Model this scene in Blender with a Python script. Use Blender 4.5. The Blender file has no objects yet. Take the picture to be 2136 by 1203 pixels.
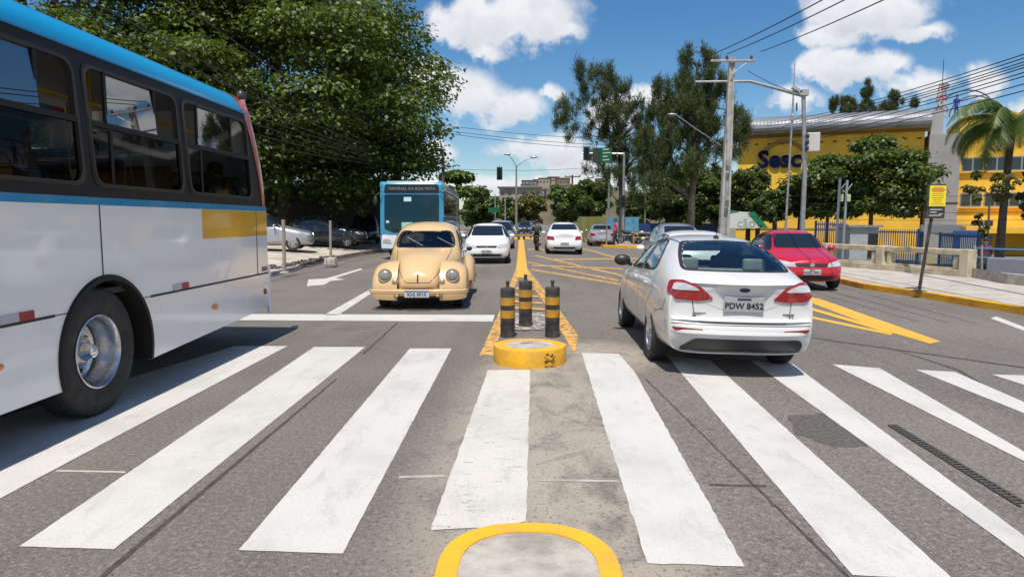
import bpy, bmesh, math, random
import numpy as np
from mathutils import Vector, Matrix
from mathutils.bvhtree import BVHTree
from mathutils.geometry import delaunay_2d_cdt
PI = math.pi; R = math.radians
S = bpy.context.scene; COL = S.collection
# ------------------------------------------------------------ camera
FPX = 1424.0; CAMH = 1.55
PITCH = math.atan((601.5-461)/FPX); YAW = math.atan(21/FPX)
cam_d = bpy.data.cameras.new("Camera"); cam = bpy.data.objects.new("Camera", cam_d); COL.objects.link(cam)
cam_d.sensor_width = 36; cam_d.lens = FPX/2136*36; cam_d.clip_end = 6000; cam_d.clip_start = .05
cam.location = (0, 0, CAMH); cam.rotation_euler = (PI/2-PITCH, 0, YAW)
S.camera = cam
CROT = cam.rotation_euler.to_matrix()
# ------------------------------------------------------------ sun, sky, exposure
SUN = Vector((-.05, -.41, 1)).normalized()
sd = bpy.data.lights.new("Sun", 'SUN'); so = bpy.data.objects.new("Sun", sd); COL.objects.link(so)
sd.energy = 4.7; sd.angle = R(.5); sd.color = (1, .93, .83)
so.rotation_euler = (-SUN).to_track_quat('-Z', 'Y').to_euler()
S.view_settings.view_transform = 'Standard'; S.view_settings.look = 'None'
S.view_settings.exposure = 0.19; S.view_settings.gamma = 1; S.view_settings.use_curve_mapping = False
W = bpy.data.worlds.new("World"); S.world = W; W.use_nodes = True

class NT:
    """small helper for wiring node trees"""
    def __init__(s, tree): s.t = tree; s.n = tree.nodes; s.l = tree.links
    def new(s, kind, **kw):
        n = s.n.new(kind)
        for k, v in kw.items(): setattr(n, k, v)
        return n
    def put(s, sock, v):
        if isinstance(v, bpy.types.NodeSocket): s.l.new(v, sock)
        else:
            if hasattr(sock.default_value, '__len__') and isinstance(v, (tuple, list)) and len(v) == 3 and len(sock.default_value) == 4: v = (*v, 1)
            sock.default_value = v
    def m(s, op, a, b=0., c=None, clamp=False):
        n = s.new('ShaderNodeMath', operation=op, use_clamp=clamp)
        s.put(n.inputs[0], a); s.put(n.inputs[1], b)
        if c is not None: s.put(n.inputs[2], c)
        return n.outputs[0]
    def noise(s, vec, scale, detail=4, rough=.55, dist=0):
        n = s.new('ShaderNodeTexNoise'); s.put(n.inputs['Vector'], vec)
        n.inputs['Scale'].default_value = scale; n.inputs['Detail'].default_value = detail
        n.inputs['Roughness'].default_value = rough; n.inputs['Distortion'].default_value = dist
        return n.outputs['Fac']
    def ramp(s, fac, lo, hi, a=0., b=1.):
        n = s.new('ShaderNodeMapRange', interpolation_type='SMOOTHSTEP')
        s.put(n.inputs[0], fac); s.put(n.inputs[1], lo); s.put(n.inputs[2], hi); s.put(n.inputs[3], a); s.put(n.inputs[4], b)
        return n.outputs[0]
    def mix(s, fac, a, b):
        n = s.new('ShaderNodeMix', data_type='RGBA'); s.put(n.inputs[0], fac); s.put(n.inputs[6], a); s.put(n.inputs[7], b)
        return n.outputs[2]
    def scalev(s, vec, v):
        n = s.new('ShaderNodeVectorMath', operation='MULTIPLY'); s.put(n.inputs[0], vec); n.inputs[1].default_value = v
        return n.outputs[0]

def make_world():
    w = NT(W.node_tree); w.n.clear()
    out = w.new('ShaderNodeOutputWorld')
    sky = w.new('ShaderNodeTexSky', sky_type='NISHITA'); sky.sun_disc = False
    sky.sun_elevation = math.asin(SUN.z); sky.sun_rotation = math.atan2(SUN.x, SUN.y)
    sky.air_density = 1.0; sky.dust_density = .35; sky.ozone_density = 3.0; sky.altitude = 50
    hs = w.new('ShaderNodeHueSaturation'); hs.inputs['Saturation'].default_value = 1.30; hs.inputs['Value'].default_value = 1.0
    w.l.new(sky.outputs[0], hs.inputs['Color'])
    bg = w.new('ShaderNodeBackground'); w.l.new(hs.outputs[0], bg.inputs[0]); bg.inputs[1].default_value = .10
    tc = w.new('ShaderNodeTexCoord'); d = tc.outputs['Generated']
    sep = w.new('ShaderNodeSeparateXYZ'); w.l.new(d, sep.inputs[0])
    y = w.m('MAXIMUM', w.m('ABSOLUTE', sep.outputs[1]), .05)
    u = w.m('DIVIDE', sep.outputs[0], y); v = w.m('DIVIDE', sep.outputs[2], y)
    cv = w.new('ShaderNodeCombineXYZ'); w.put(cv.inputs[0], u); w.put(cv.inputs[1], v); cv.inputs[2].default_value = .3
    n1 = w.noise(cv.outputs[0], 8, 10, .62, .2); n2 = w.noise(cv.outputs[0], 22, 8, .62)
    uu = w.m('ADD', u, w.m('MULTIPLY', w.m('SUBTRACT', n1, .5), .14))
    vv = w.m('ADD', v, w.m('MULTIPLY', w.m('SUBTRACT', n2, .5), .05))
    # clouds: direction (u, v) of the centre, half sizes, amount; a band all round the horizon follows
    cl = [(1075, 45, 150, 80, 1), (1000, 60, 85, 70, 1), (1130, 70, 75, 45, .95), (1015, 122, 42, 32, .8), (1180, 76, 48, 24, .75),
          (960, 205, 110, 62, 1), (1060, 228, 95, 48, 1), (1140, 205, 30, 34, .9), (900, 170, 60, 50, .9), (905, 325, 60, 36, 1),
          (1140, 308, 95, 42, 1), (1200, 340, 100, 36, 1), (1060, 385, 200, 20, .85), (1240, 375, 180, 30, .7), (890, 385, 110, 18, .8),
          (1800, 40, 130, 62, 1), (1885, 84, 80, 28, .9), (1700, 92, 90, 30, .7), (1730, 150, 110, 38, 1), (1815, 150, 70, 40, 1),
          (1880, 190, 110, 44, 1), (2000, 190, 78, 52, 1), (1640, 215, 75, 30, .8), (1330, 215, 55, 40, 1), (1270, 240, 90, 44, .9), (2110, 235, 120, 30, .6),
          (560, 60, 160, 60, .7), (300, 180, 160, 60, .7), (700, 300, 160, 60, .8)]
    dens = None; low = None
    for (px, py, rx, ry, am) in cl:
        u0, v0, a, b = (px-1089)/FPX, (461-py)/FPX, rx/FPX*.98, ry/FPX*.98
        du = w.m('MULTIPLY', w.m('SUBTRACT', uu, u0), 1/a); dv = w.m('MULTIPLY', w.m('SUBTRACT', vv, v0), 1/b)
        q = w.m('SQRT', w.m('ADD', w.m('MULTIPLY', du, du), w.m('MULTIPLY', dv, dv)))
        k = w.m('MULTIPLY', w.m('SUBTRACT', 1.25, q), am)
        sh = w.m('MULTIPLY', w.ramp(k, .2, .9), w.m('MULTIPLY', dv, -1))
        dens = k if dens is None else w.m('SMOOTH_MAX', dens, k, .25)
        low = sh if low is None else w.m('MAXIMUM', low, sh)
    # loose clouds added over the unseen dome, thickened as white fill; also seen in reflections
    gen = w.noise(w.scalev(d, (1, 1, 2.2)), 2.2, 8, .6, .4)
    back = w.ramp(sep.outputs[1], .3, -.1)
    wide = w.m('MULTIPLY', w.ramp(gen, .47, .60), w.m('MAXIMUM', w.ramp(w.m('ABSOLUTE', u), 1.0, 1.5), w.ramp(sep.outputs[1], .0, -.2)))
    dd = w.m('ADD', dens, w.m('ADD', w.m('MULTIPLY', w.m('SUBTRACT', n1, .5), 2.0), w.m('MULTIPLY', w.m('SUBTRACT', n2, .5), 1.0)))
    fac = w.m('MULTIPLY', w.ramp(dd, .18, .72), w.ramp(sep.outputs[1], -.02, .1))
    fac = w.m('MAXIMUM', fac, w.m('MULTIPLY', wide, .9))
    fac = w.m('MULTIPLY', fac, w.ramp(sep.outputs[2], -.02, .02), clamp=True)
    fac = w.m('MULTIPLY', fac, .96)
    shade = w.m('ADD', w.m('MULTIPLY', low, .60), w.m('MULTIPLY', w.m('SUBTRACT', n2, .44), 1.5), clamp=True)
    cc = w.mix(shade, (.86, .87, .89), (.46, .49, .56))
    bg2 = w.new('ShaderNodeBackground'); w.put(bg2.inputs[0], cc); bg2.inputs[1].default_value = .93
    mx = w.new('ShaderNodeMixShader'); w.put(mx.inputs[0], fac); w.l.new(bg.outputs[0], mx.inputs[1]); w.l.new(bg2.outputs[0], mx.inputs[2])
    w.l.new(mx.outputs[0], out.inputs[0])
make_world()

# ------------------------------------------------------------ placing: a photo point back onto the real ground / to a distance
def zg(x):
    """road camber: the carriageway falls gently to the right of the median"""
    return -.022*min(max(x-.6, 0), 8.4)
def ray(px, py): return (CROT @ Vector(((px-1068)/FPX, -(py-601.5)/FPX, -1))).normalized()
def G(px, py, h=0.):
    d = ray(px, py); z = h
    for _ in range(12):
        t = (z-CAMH)/d.z; x = d.x*t; z = h+zg(x)
    return Vector((x, d.y*t, z))
def P(px, py, Y):
    d = ray(px, py); t = Y/d.y
    return Vector((d.x*t, Y, CAMH+d.z*t))

# ------------------------------------------------------------ materials
MATS = {}
def mat(name, col=(.5, .5, .5), rough=.5, metal=0., coat=0., spec=.5, var=0., vscale=3., bump=0., bscale=40., col2=None, emit=None):
    if name in MATS: return MATS[name]
    m = bpy.data.materials.new(name); m.use_nodes = True; t = NT(m.node_tree); b = t.n['Principled BSDF']
    b.inputs['Roughness'].default_value = rough; b.inputs['Metallic'].default_value = metal
    b.inputs['Coat Weight'].default_value = coat; b.inputs['Coat Roughness'].default_value = .04
    b.inputs['Specular IOR Level'].default_value = spec
    tc = t.new('ShaderNodeTexCoord')
    if var > 0:
        f = t.noise(tc.outputs['Object'], vscale, 6, .6)
        c2 = col2 or tuple(c*(1-var) for c in col); c1 = col if col2 else tuple(min(1, c*(1+var*.35)) for c in col)
        t.put(b.inputs['Base Color'], t.mix(t.ramp(f, .35, .68), c1, c2))
        t.put(b.inputs['Roughness'], t.ramp(f, .2, .8, max(0, rough-.08), min(1, rough+.1)))
    else: b.inputs['Base Color'].default_value = (*col, 1)
    if bump > 0:
        bn = t.new('ShaderNodeBump'); bn.inputs['Strength'].default_value = bump; bn.inputs['Distance'].default_value = .02
        t.put(bn.inputs['Height'], t.noise(tc.outputs['Object'], bscale, 5, .6)); t.l.new(bn.outputs[0], b.inputs['Normal'])
    if emit: t.put(b.inputs['Emission Color'], emit[0]); b.inputs['Emission Strength'].default_value = emit[1]
    MATS[name] = m; return m
def paint(name, col, rough=.32, metal=0.):
    """car paint: colour coat with a clear coat and faint dust"""
    if name in MATS: return MATS[name]
    m = mat(name, col, rough, metal, coat=.85); t = NT(m.node_tree); b = t.n['Principled BSDF']
    tc = t.new('ShaderNodeTexCoord'); f = t.noise(tc.outputs['Object'], 2.3, 7, .65)
    dust = tuple(.86*c+.14*d for c, d in zip(col, (.32, .28, .24)))
    t.put(b.inputs['Base Color'], t.mix(t.ramp(f, .45, .8, 0, .5), col, dust))
    t.put(b.inputs['Roughness'], t.ramp(f, .3, .75, rough-.06, rough+.12))
    b.inputs['Coat Roughness'].default_value = .05
    return m
def glass(name, tint=(.5, .58, .56), rough=.015, ior=1.5, boost=1.):
    if name in MATS: return MATS[name]
    m = bpy.data.materials.new(name); m.use_nodes = True; t = NT(m.node_tree); t.n.remove(t.n['Principled BSDF'])
    o = t.n['Material Output']; tr = t.new('ShaderNodeBsdfTransparent'); t.put(tr.inputs[0], tint)
    gl = t.new('ShaderNodeBsdfGlossy'); gl.inputs['Roughness'].default_value = rough
    fr = t.new('ShaderNodeFresnel'); fr.inputs[0].default_value = ior
    mx = t.new('ShaderNodeMixShader'); t.put(mx.inputs[0], t.m('MULTIPLY', fr.outputs[0], boost, clamp=True))
    t.l.new(tr.outputs[0], mx.inputs[1]); t.l.new(gl.outputs[0], mx.inputs[2]); t.l.new(mx.outputs[0], o.inputs[0])
    MATS[name] = m; return m
def leafmat(name, c1, c2, trans=.35, rough=.45):
    if name in MATS: return MATS[name]
    m = bpy.data.materials.new(name); m.use_nodes = True; t = NT(m.node_tree); b = t.n['Principled BSDF']; o = t.n['Material Output']
    g = t.new('ShaderNodeNewGeometry'); c = t.mix(g.outputs['Random Per Island'], c1, c2)
    t.put(b.inputs['Base Color'], c); b.inputs['Roughness'].default_value = rough
    tl = t.new('ShaderNodeBsdfTranslucent'); t.put(tl.inputs[0], t.mix(.5, c, (.16, .22, .02)))
    mx = t.new('ShaderNodeMixShader'); mx.inputs[0].default_value = trans
    t.l.new(b.outputs[0], mx.inputs[1]); t.l.new(tl.outputs[0], mx.inputs[2]); t.l.new(mx.outputs[0], o.inputs[0])
    MATS[name] = m; return m
def asphalt():
    m = bpy.data.materials.new('asphalt'); m.use_nodes = True; t = NT(m.node_tree); b = t.n['Principled BSDF']
    tc = t.new('ShaderNodeTexCoord'); o = tc.outputs['Object']
    big = t.noise(o, .33, 6, .6, .3); mid = t.noise(t.scalev(o, (1.6, .5, 1)), 1.4, 6, .65, .4); fine = t.noise(o, 34, 4, .75); grit = t.noise(o, 110, 3, .75)
    c = t.mix(t.ramp(big, .3, .7), (.160, .142, .127), (.110, .100, .092))
    c = t.mix(t.ramp(mid, .45, .75, 0, .55), c, (.18, .158, .138))
    # pale cement dust round the new island and along the median
    sep = t.new('ShaderNodeSeparateXYZ'); t.put(sep.inputs[0], o)
    dx = t.m('DIVIDE', t.m('SUBTRACT', sep.outputs[0], .18), .95); dy = t.m('DIVIDE', t.m('SUBTRACT', sep.outputs[1], 4.4), 5.0)
    q = t.m('ADD', t.m('MULTIPLY', dx, dx), t.m('MULTIPLY', dy, dy))
    dx2 = t.m('DIVIDE', t.m('SUBTRACT', sep.outputs[0], .95), .75); dy2 = t.m('DIVIDE', t.m('SUBTRACT', sep.outputs[1], 7.9), 1.1)
    q2 = t.m('ADD', t.m('MULTIPLY', dx2, dx2), t.m('MULTIPLY', dy2, dy2))
    dust = t.m('MULTIPLY', t.m('MAXIMUM', t.ramp(q, 1.15, .1), t.ramp(q2, 1.1, .05)), t.ramp(t.noise(t.scalev(o, (1, .6, 1)), 3.2, 9, .68, .5), .26, .58))
    track = t.ramp(t.noise(t.scalev(o, (1.3, .05, 1)), 1.5, 5, .55, .2), .50, .72, 0, .38); c = t.mix(track, c, (.062, .058, .055))
    c = t.mix(t.m('MULTIPLY', dust, .8), c, (.42, .37, .31))
    c = t.mix(t.ramp(fine, .52, .66, 0, .72), c, (.30, .27, .24)); c = t.mix(t.ramp(fine, .46, .34, 0, .85), c, (.050, .046, .043))
    c = t.mix(t.ramp(grit, .52, .64, 0, .6), c, (.30, .275, .245)); c = t.mix(t.ramp(grit, .42, .34, 0, .7), c, (.045, .042, .04))
    # dark tar seams and oily wheel tracks
    vo = t.new('ShaderNodeTexVoronoi', feature='DISTANCE_TO_EDGE'); t.put(vo.inputs['Vector'], o); vo.inputs['Scale'].default_value = .16
    crack = t.m('MULTIPLY', t.ramp(t.m('ADD', vo.outputs[0], t.m('MULTIPLY', t.m('SUBTRACT', mid, .5), .03)), .0035, .001), t.ramp(big, .46, .55))
    c = t.mix(t.m('MULTIPLY', crack, .22), c, (.035, .034, .033))
    t.put(b.inputs['Base Color'], c); b.inputs['Roughness'].default_value = .82; b.inputs['Specular IOR Level'].default_value = .35
    bn = t.new('ShaderNodeBump'); bn.inputs['Strength'].default_value = .55; bn.inputs['Distance'].default_value = .008
    t.put(bn.inputs['Height'], t.m('ADD', fine, grit)); t.l.new(bn.outputs[0], b.inputs['Normal'])
    MATS['asphalt'] = m; return m
def roadpaint(name, col, wear=.5, dirty=.3, streak=False):
    """thermoplastic road paint: worn through to the asphalt in spots, tyre dirt on top"""
    if name in MATS: return MATS[name]
    m = bpy.data.materials.new(name); m.use_nodes = True; t = NT(m.node_tree); b = t.n['Principled BSDF']; o_ = t.n['Material Output']
    tc = t.new('ShaderNodeTexCoord'); o = tc.outputs['Object']
    f1 = t.noise(t.scalev(o, (1, 1, 1) if not streak else (.35, 2.6, 1)), 9 if not streak else 14, 7, .7, .3); f2 = t.noise(o, 1.3, 5, .6); f3 = t.noise(o, 70, 3, .7)
    f4 = t.noise(t.scalev(o, (2.2, .7, 1)), 2.4, 8, .7, .4); c = t.mix(t.ramp(f2, .4, .75, 0, dirty), col, tuple(x*.66 for x in col)); c = t.mix(t.ramp(f4, .50, .72, 0, dirty), c, tuple(x*.60 for x in col)); c = t.mix(t.ramp(f3, .50, .70, 0, .35), c, tuple(x*.5 for x in col))
    t.put(b.inputs['Base Color'], c); b.inputs['Roughness'].default_value = .6
    tr = t.new('ShaderNodeBsdfTransparent'); mx = t.new('ShaderNodeMixShader')
    hole = t.ramp(t.m('ADD', t.m('MULTIPLY', f1, .7), t.m('MULTIPLY', f3, .3)), wear, wear+.07)
    t.put(mx.inputs[0], hole); t.l.new(b.outputs[0], mx.inputs[1]); t.l.new(tr.outputs[0], mx.inputs[2]); t.l.new(mx.outputs[0], o_.inputs[0])
    MATS[name] = m; return m

asphalt()
M_BLK = mat('black_rubber', (.018, .018, .018), .6); M_TYRE = mat('tyre', (.026, .025, .024), .75, var=.3, vscale=8)
M_DGL = mat('dark_glass', (.012, .016, .020), .03, coat=0, spec=.9); M_STEEL = mat('steel', (.55, .55, .56), .28, 1., var=.2, vscale=20)
M_CHR = mat('chrome', (.75, .75, .76), .12, 1.); M_GALV = mat('galvanised', (.42, .43, .44), .45, .75, var=.25, vscale=6)
M_CONC = mat('concrete', (.42, .39, .35), .85, var=.35, vscale=4, bump=.35, bscale=30); M_POLE = mat('pole_concrete', (.40, .385, .36), .8, var=.3, vscale=3, bump=.2)
M_PLAS = mat('black_plastic', (.022, .022, .024), .42); M_PLATE = mat('plate_silver', (.55, .56, .57), .35, .2); M_INK = mat('plate_ink', (.02, .02, .022), .5)
M_RED = mat('red_lens', (.27, .006, .010), .12, coat=1); M_AMB = mat('amber_lens', (.75, .22, .02), .15, coat=1); M_CLR = mat('clear_lens', (.62, .62, .64), .1, .35, coat=1)
M_WIRE = mat('cable', (.012, .012, .012), .6); M_BARK = mat('bark', (.10, .08, .06), .9, var=.5, vscale=5, bump=.6, bscale=18)
M_DKIN = mat('cabin_dark', (.03, .03, .032), .8); M_SEAT = mat('seat_cloth', (.07, .075, .085), .85, var=.3, vscale=14)
M_SKIN = mat('skin', (.30, .16, .10), .55); M_HAIR = mat('hair', (.015, .012, .010), .6)

# ------------------------------------------------------------ mesh helpers
class MB:
    def __init__(s): s.v = []; s.f = []; s.mi = []; s.c = 0
    def add(s, vs, fs, mi=None):
        b = len(s.v); s.v += [Vector(v) for v in vs]; s.f += [tuple(i+b for i in f) for f in fs]; s.mi += [s.c if mi is None else mi]*len(fs); return s
    def box(s, c, d, rz=0., ry=0., rx=0., taper=1.):
        x, y, z = (q/2 for q in d); m = Matrix.Translation(c) @ Matrix.Rotation(rz, 4, 'Z') @ Matrix.Rotation(ry, 4, 'Y') @ Matrix.Rotation(rx, 4, 'X')
        vs = [m @ Vector((a*x*(taper if e > 0 else 1), b*y*(taper if e > 0 else 1), e*z)) for e in (-1, 1) for a, b in ((-1, -1), (1, -1), (1, 1), (-1, 1))]
        return s.add(vs, [(3, 2, 1, 0), (4, 5, 6, 7), (0, 1, 5, 4), (1, 2, 6, 5), (2, 3, 7, 6), (3, 0, 4, 7)])
    def tube(s, pts, r, n=8, cap=True):
        pts = [Vector(p) for p in pts]; rs = r if isinstance(r, (list, tuple)) else [r]*len(pts); b = len(s.v); vs = []; up = Vector((.31, .2, .93)); e1 = None
        for i, p in enumerate(pts):
            t = (pts[min(i+1, len(pts)-1)]-pts[max(i-1, 0)]).normalized()
            if e1 is None: e1 = t.cross(up).normalized() if abs(t.dot(up)) < .98 else t.cross(Vector((1, 0, 0))).normalized()
            e1 = (e1-t*e1.dot(t)).normalized(); e2 = t.cross(e1)
            vs += [p+(e1*math.cos(2*PI*k/n)+e2*math.sin(2*PI*k/n))*rs[i] for k in range(n)]
        fs = [(i*n+k, i*n+(k+1) % n, (i+1)*n+(k+1) % n, (i+1)*n+k) for i in range(len(pts)-1) for k in range(n)]
        if cap: fs += [tuple(range(n))[::-1], tuple(range((len(pts)-1)*n, len(pts)*n))]
        return s.add(vs, fs)
    def lathe(s, prof, c=(0, 0, 0), axis='Z', n=24, cap=True):
        """prof: (radius, height) pairs"""
        c = Vector(c); vs = []
        for r, h in prof:
            for k in range(n):
                a = 2*PI*k/n; x, y = r*math.cos(a), r*math.sin(a)
                vs.append(c+(Vector((x, y, h)) if axis == 'Z' else Vector((h, x, y)) if axis == 'X' else Vector((x, h, y))))
        fs = [(i*n+k, i*n+(k+1) % n, (i+1)*n+(k+1) % n, (i+1)*n+k) for i in range(len(prof)-1) for k in range(n)]
        if cap and prof[0][0] > 1e-4: fs.append(tuple(range(n))[::-1])
        if cap and prof[-1][0] > 1e-4: fs.append(tuple(range((len(prof)-1)*n, len(prof)*n)))
        return s.add(vs, fs)
    def prism(s, poly, axis, a, b):
        """poly of 2D points; axis X: (y,z), Y: (x,z), Z: (x,y); from a to b"""
        n = len(poly); mk = {'X': lambda p, h: (h, p[0], p[1]), 'Y': lambda p, h: (p[0], h, p[1]), 'Z': lambda p, h: (p[0], p[1], h)}[axis]
        return s.add([mk(p, a) for p in poly]+[mk(p, b) for p in poly], [tuple(range(n))[::-1], tuple(range(n, 2*n))]+[(k, (k+1) % n, n+(k+1) % n, n+k) for k in range(n)])
    def sphere(s, c, r, n=12, m=8):
        r = (r, r, r) if not isinstance(r, (tuple, list)) else r
        pr = [(math.sin(PI*i/m), -math.cos(PI*i/m)) for i in range(m+1)]; b = len(s.v); s.lathe(pr, n=n)
        for i in range(b, len(s.v)): v = s.v[i]; s.v[i] = Vector((c[0]+v.x*r[0], c[1]+v.y*r[1], c[2]+v.z*r[2]))
        return s
    def grid(s, rows):
        n = len(rows[0]); return s.add([p for r in rows for p in r], [(i*n+k, i*n+k+1, (i+1)*n+k+1, (i+1)*n+k) for i in range(len(rows)-1) for k in range(n-1)])
    def build(s, name, mats, parent=None, smooth=False, bevel=0., subd=0, fix=True):
        me = bpy.data.meshes.new(name); me.from_pydata([tuple(v) for v in s.v], [], s.f)
        mats = mats if isinstance(mats, (list, tuple)) else [mats]
        for m in mats: me.materials.append(m)
        if len(mats) > 1: me.polygons.foreach_set('material_index', s.mi)
        if fix:
            bm = bmesh.new(); bm.from_mesh(me); bmesh.ops.remove_doubles(bm, verts=bm.verts, dist=1e-5); bmesh.ops.recalc_face_normals(bm, faces=bm.faces); bm.to_mesh(me); bm.free()
        o = bpy.data.objects.new(name, me); COL.objects.link(o)
        if parent: o.parent = parent
        if smooth:
            me.polygons.foreach_set('use_smooth', [True]*len(me.polygons))
            if smooth != 'all': me.set_sharp_from_angle(angle=R(38))
        if bevel:
            b = o.modifiers.new('bevel', 'BEVEL'); b.width = bevel; b.segments = 2; b.limit_method = 'ANGLE'; b.angle_limit = R(35)
            me.polygons.foreach_set('use_smooth', [True]*len(me.polygons)); b.harden_normals = False
            o.modifiers.new('wn', 'WEIGHTED_NORMAL').keep_sharp = True
        if subd: sm = o.modifiers.new('sub', 'SUBSURF'); sm.levels = sm.render_levels = subd
        return o
def thing(name, label, cat, loc=(0, 0, 0), rz=0., group=None):
    o = bpy.data.objects.new(name, None); COL.objects.link(o); o.empty_display_size = .2
    o.location = loc; o.rotation_euler = (0, 0, rz); o['label'] = label; o['category'] = cat
    if group: o['group'] = group
    return o
def tag(o, label=None, cat=None, group=None, kind=None):
    for k, v in (('label', label), ('category', cat), ('group', group), ('kind', kind)):
        if v: o[k] = v
    return o
def bake(o):
    dg = bpy.context.evaluated_depsgraph_get(); dg.update(); me = bpy.data.meshes.new_from_object(o.evaluated_get(dg))
    o.modifiers.clear(); o.data = me; return me
def text(body, size, name, m, parent, M, ext=.004, align='CENTER', bold=0.):
    cu = bpy.data.curves.new(name, 'FONT'); cu.body = body; cu.size = size; cu.align_x = align; cu.align_y = 'CENTER'; cu.extrude = ext; cu.offset = bold; cu.resolution_u = 3
    to = bpy.data.objects.new(name+'_tmp', cu); COL.objects.link(to); bpy.context.view_layer.update()
    me = bpy.data.meshes.new_from_object(to.evaluated_get(bpy.context.evaluated_depsgraph_get())); bpy.data.objects.remove(to)
    me.transform(M); me.materials.clear(); me.materials.append(m); me.name = name
    o = bpy.data.objects.new(name, me); COL.objects.link(o); o.parent = parent; return o
def frame(o, xdir, ydir):
    x = Vector(xdir).normalized(); y = Vector(ydir).normalized(); z = x.cross(y); m = Matrix((x, y, z)).transposed().to_4x4(); m.translation = Vector(o); return m
def rp(poly, r=.03, n=4):
    """round the corners of a polygon"""
    out = []; k = len(poly)
    for i in range(k):
        p, a, b = (Vector(poly[j % k]) for j in (i, i-1, i+1)); ra = min(r, (a-p).length*.45); rb = min(r, (b-p).length*.45)
        s, e = p+(a-p).normalized()*ra, p+(b-p).normalized()*rb
        for q in range(n+1): t = q/n; out.append(tuple(s*(1-t)**2+p*2*t*(1-t)+e*t*t))
    return out
def inside(p, poly):
    c = False; j = len(poly)-1
    for i in range(len(poly)):
        a, b = poly[i], poly[j]
        if (a[1] > p[1]) != (b[1] > p[1]) and p[0] < (b[0]-a[0])*(p[1]-a[1])/(b[1]-a[1])+a[0]: c = not c
        j = i
    return c
def mir(poly): return [(-a, b) for a, b in poly][::-1]
DIRS = {'R': (lambda a, b: (5, a, b), (-1, 0, 0)), 'L': (lambda a, b: (-5, a, b), (1, 0, 0)), 'F': (lambda a, b: (a, 8, b), (0, -1, 0)), 'B': (lambda a, b: (a, -8, b), (0, 1, 0)), 'T': (lambda a, b: (a, b, 5), (0, 0, -1))}
def shoot(bvh, a, b, ax):
    f, d = DIRS[ax]; o = Vector(f(a, b)); h = bvh.ray_cast(o, Vector(d))
    if h[0] is None:
        g = bvh.find_nearest(o+Vector(d)*(4.2 if ax in 'RL' else 6.1 if ax in 'FB' else 3.8)); return g[0], g[1]
    n = h[1]
    return h[0], (n if n.dot(Vector(d)) < 0 else -n)
def densify(poly, step):
    out = []
    for i in range(len(poly)):
        a, b = Vector(poly[i]), Vector(poly[(i+1) % len(poly)]); k = max(1, int((b-a).length/step))
        out += [tuple(a.lerp(b, q/k)) for q in range(k)]
    return out
def decal(bvh, poly, ax, m, name, parent, off=.004, res=.06, skirt=.012):
    """a panel of its own that follows the body's surface over the outline poly"""
    poly = densify(poly, res); n = len(poly); pts = [Vector(p) for p in poly]
    x0, x1 = min(p[0] for p in poly), max(p[0] for p in poly); y0, y1 = min(p[1] for p in poly), max(p[1] for p in poly)
    y = y0+res*.5
    while y < y1:
        x = x0+res*.5
        while x < x1:
            if inside((x, y), poly) and min((Vector((x, y))-Vector(p)).length for p in poly) > res*.4: pts.append(Vector((x, y)))
            x += res
        y += res
    vo, _, fo, *_ = delaunay_2d_cdt(pts, [(i, (i+1) % n) for i in range(n)], [], 1, 1e-6)
    hit = [shoot(bvh, v[0], v[1], ax) for v in vo]
    b = MB(); top = [p+nn*off for p, nn in hit]; b.add(top, [tuple(f) for f in fo])
    if skirt:
        ec = {}
        for f in fo:
            for i in range(len(f)): e = (f[i], f[(i+1) % len(f)]); ec[tuple(sorted(e))] = None if tuple(sorted(e)) in ec else e
        for e in ec.values():
            if e: b.add([top[e[0]], top[e[1]], hit[e[1]][0]-hit[e[1]][1]*skirt, hit[e[0]][0]-hit[e[0]][1]*skirt], [(0, 1, 2, 3)])
    o = b.build(name, m, parent, smooth=True)
    return o
def seam(bvh, lines, m, name, parent, w=.007, off=.0015, step=.05):
    """narrow gaps between panels; lines: (axis, [points])"""
    b = MB()
    for ax, pts in lines:
        q = []
        for i in range(len(pts)-1):
            a, c = Vector(pts[i]), Vector(pts[i+1]); k = max(1, int((c-a).length/step)); q += [a.lerp(c, j/k) for j in range(k)]
        q.append(Vector(pts[-1])); rows = []
        for i, p in enumerate(q):
            t = (q[min(i+1, len(q)-1)]-q[max(i-1, 0)]).normalized(); nn = Vector((-t.y, t.x))*w/2
            rows.append([h[0]+h[1]*off for h in (shoot(bvh, *(p+nn), ax), shoot(bvh, *(p-nn), ax))])
        b.grid(rows)
    return b.build(name, m, parent)
def ring(outer, inner, mk):
    """band between two outlines with the same number of points; mk maps 2D to 3D"""
    n = len(outer); return [mk(p) for p in outer]+[mk(p) for p in inner], [(k, (k+1) % n, n+(k+1) % n, n+k) for k in range(n)]
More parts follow.
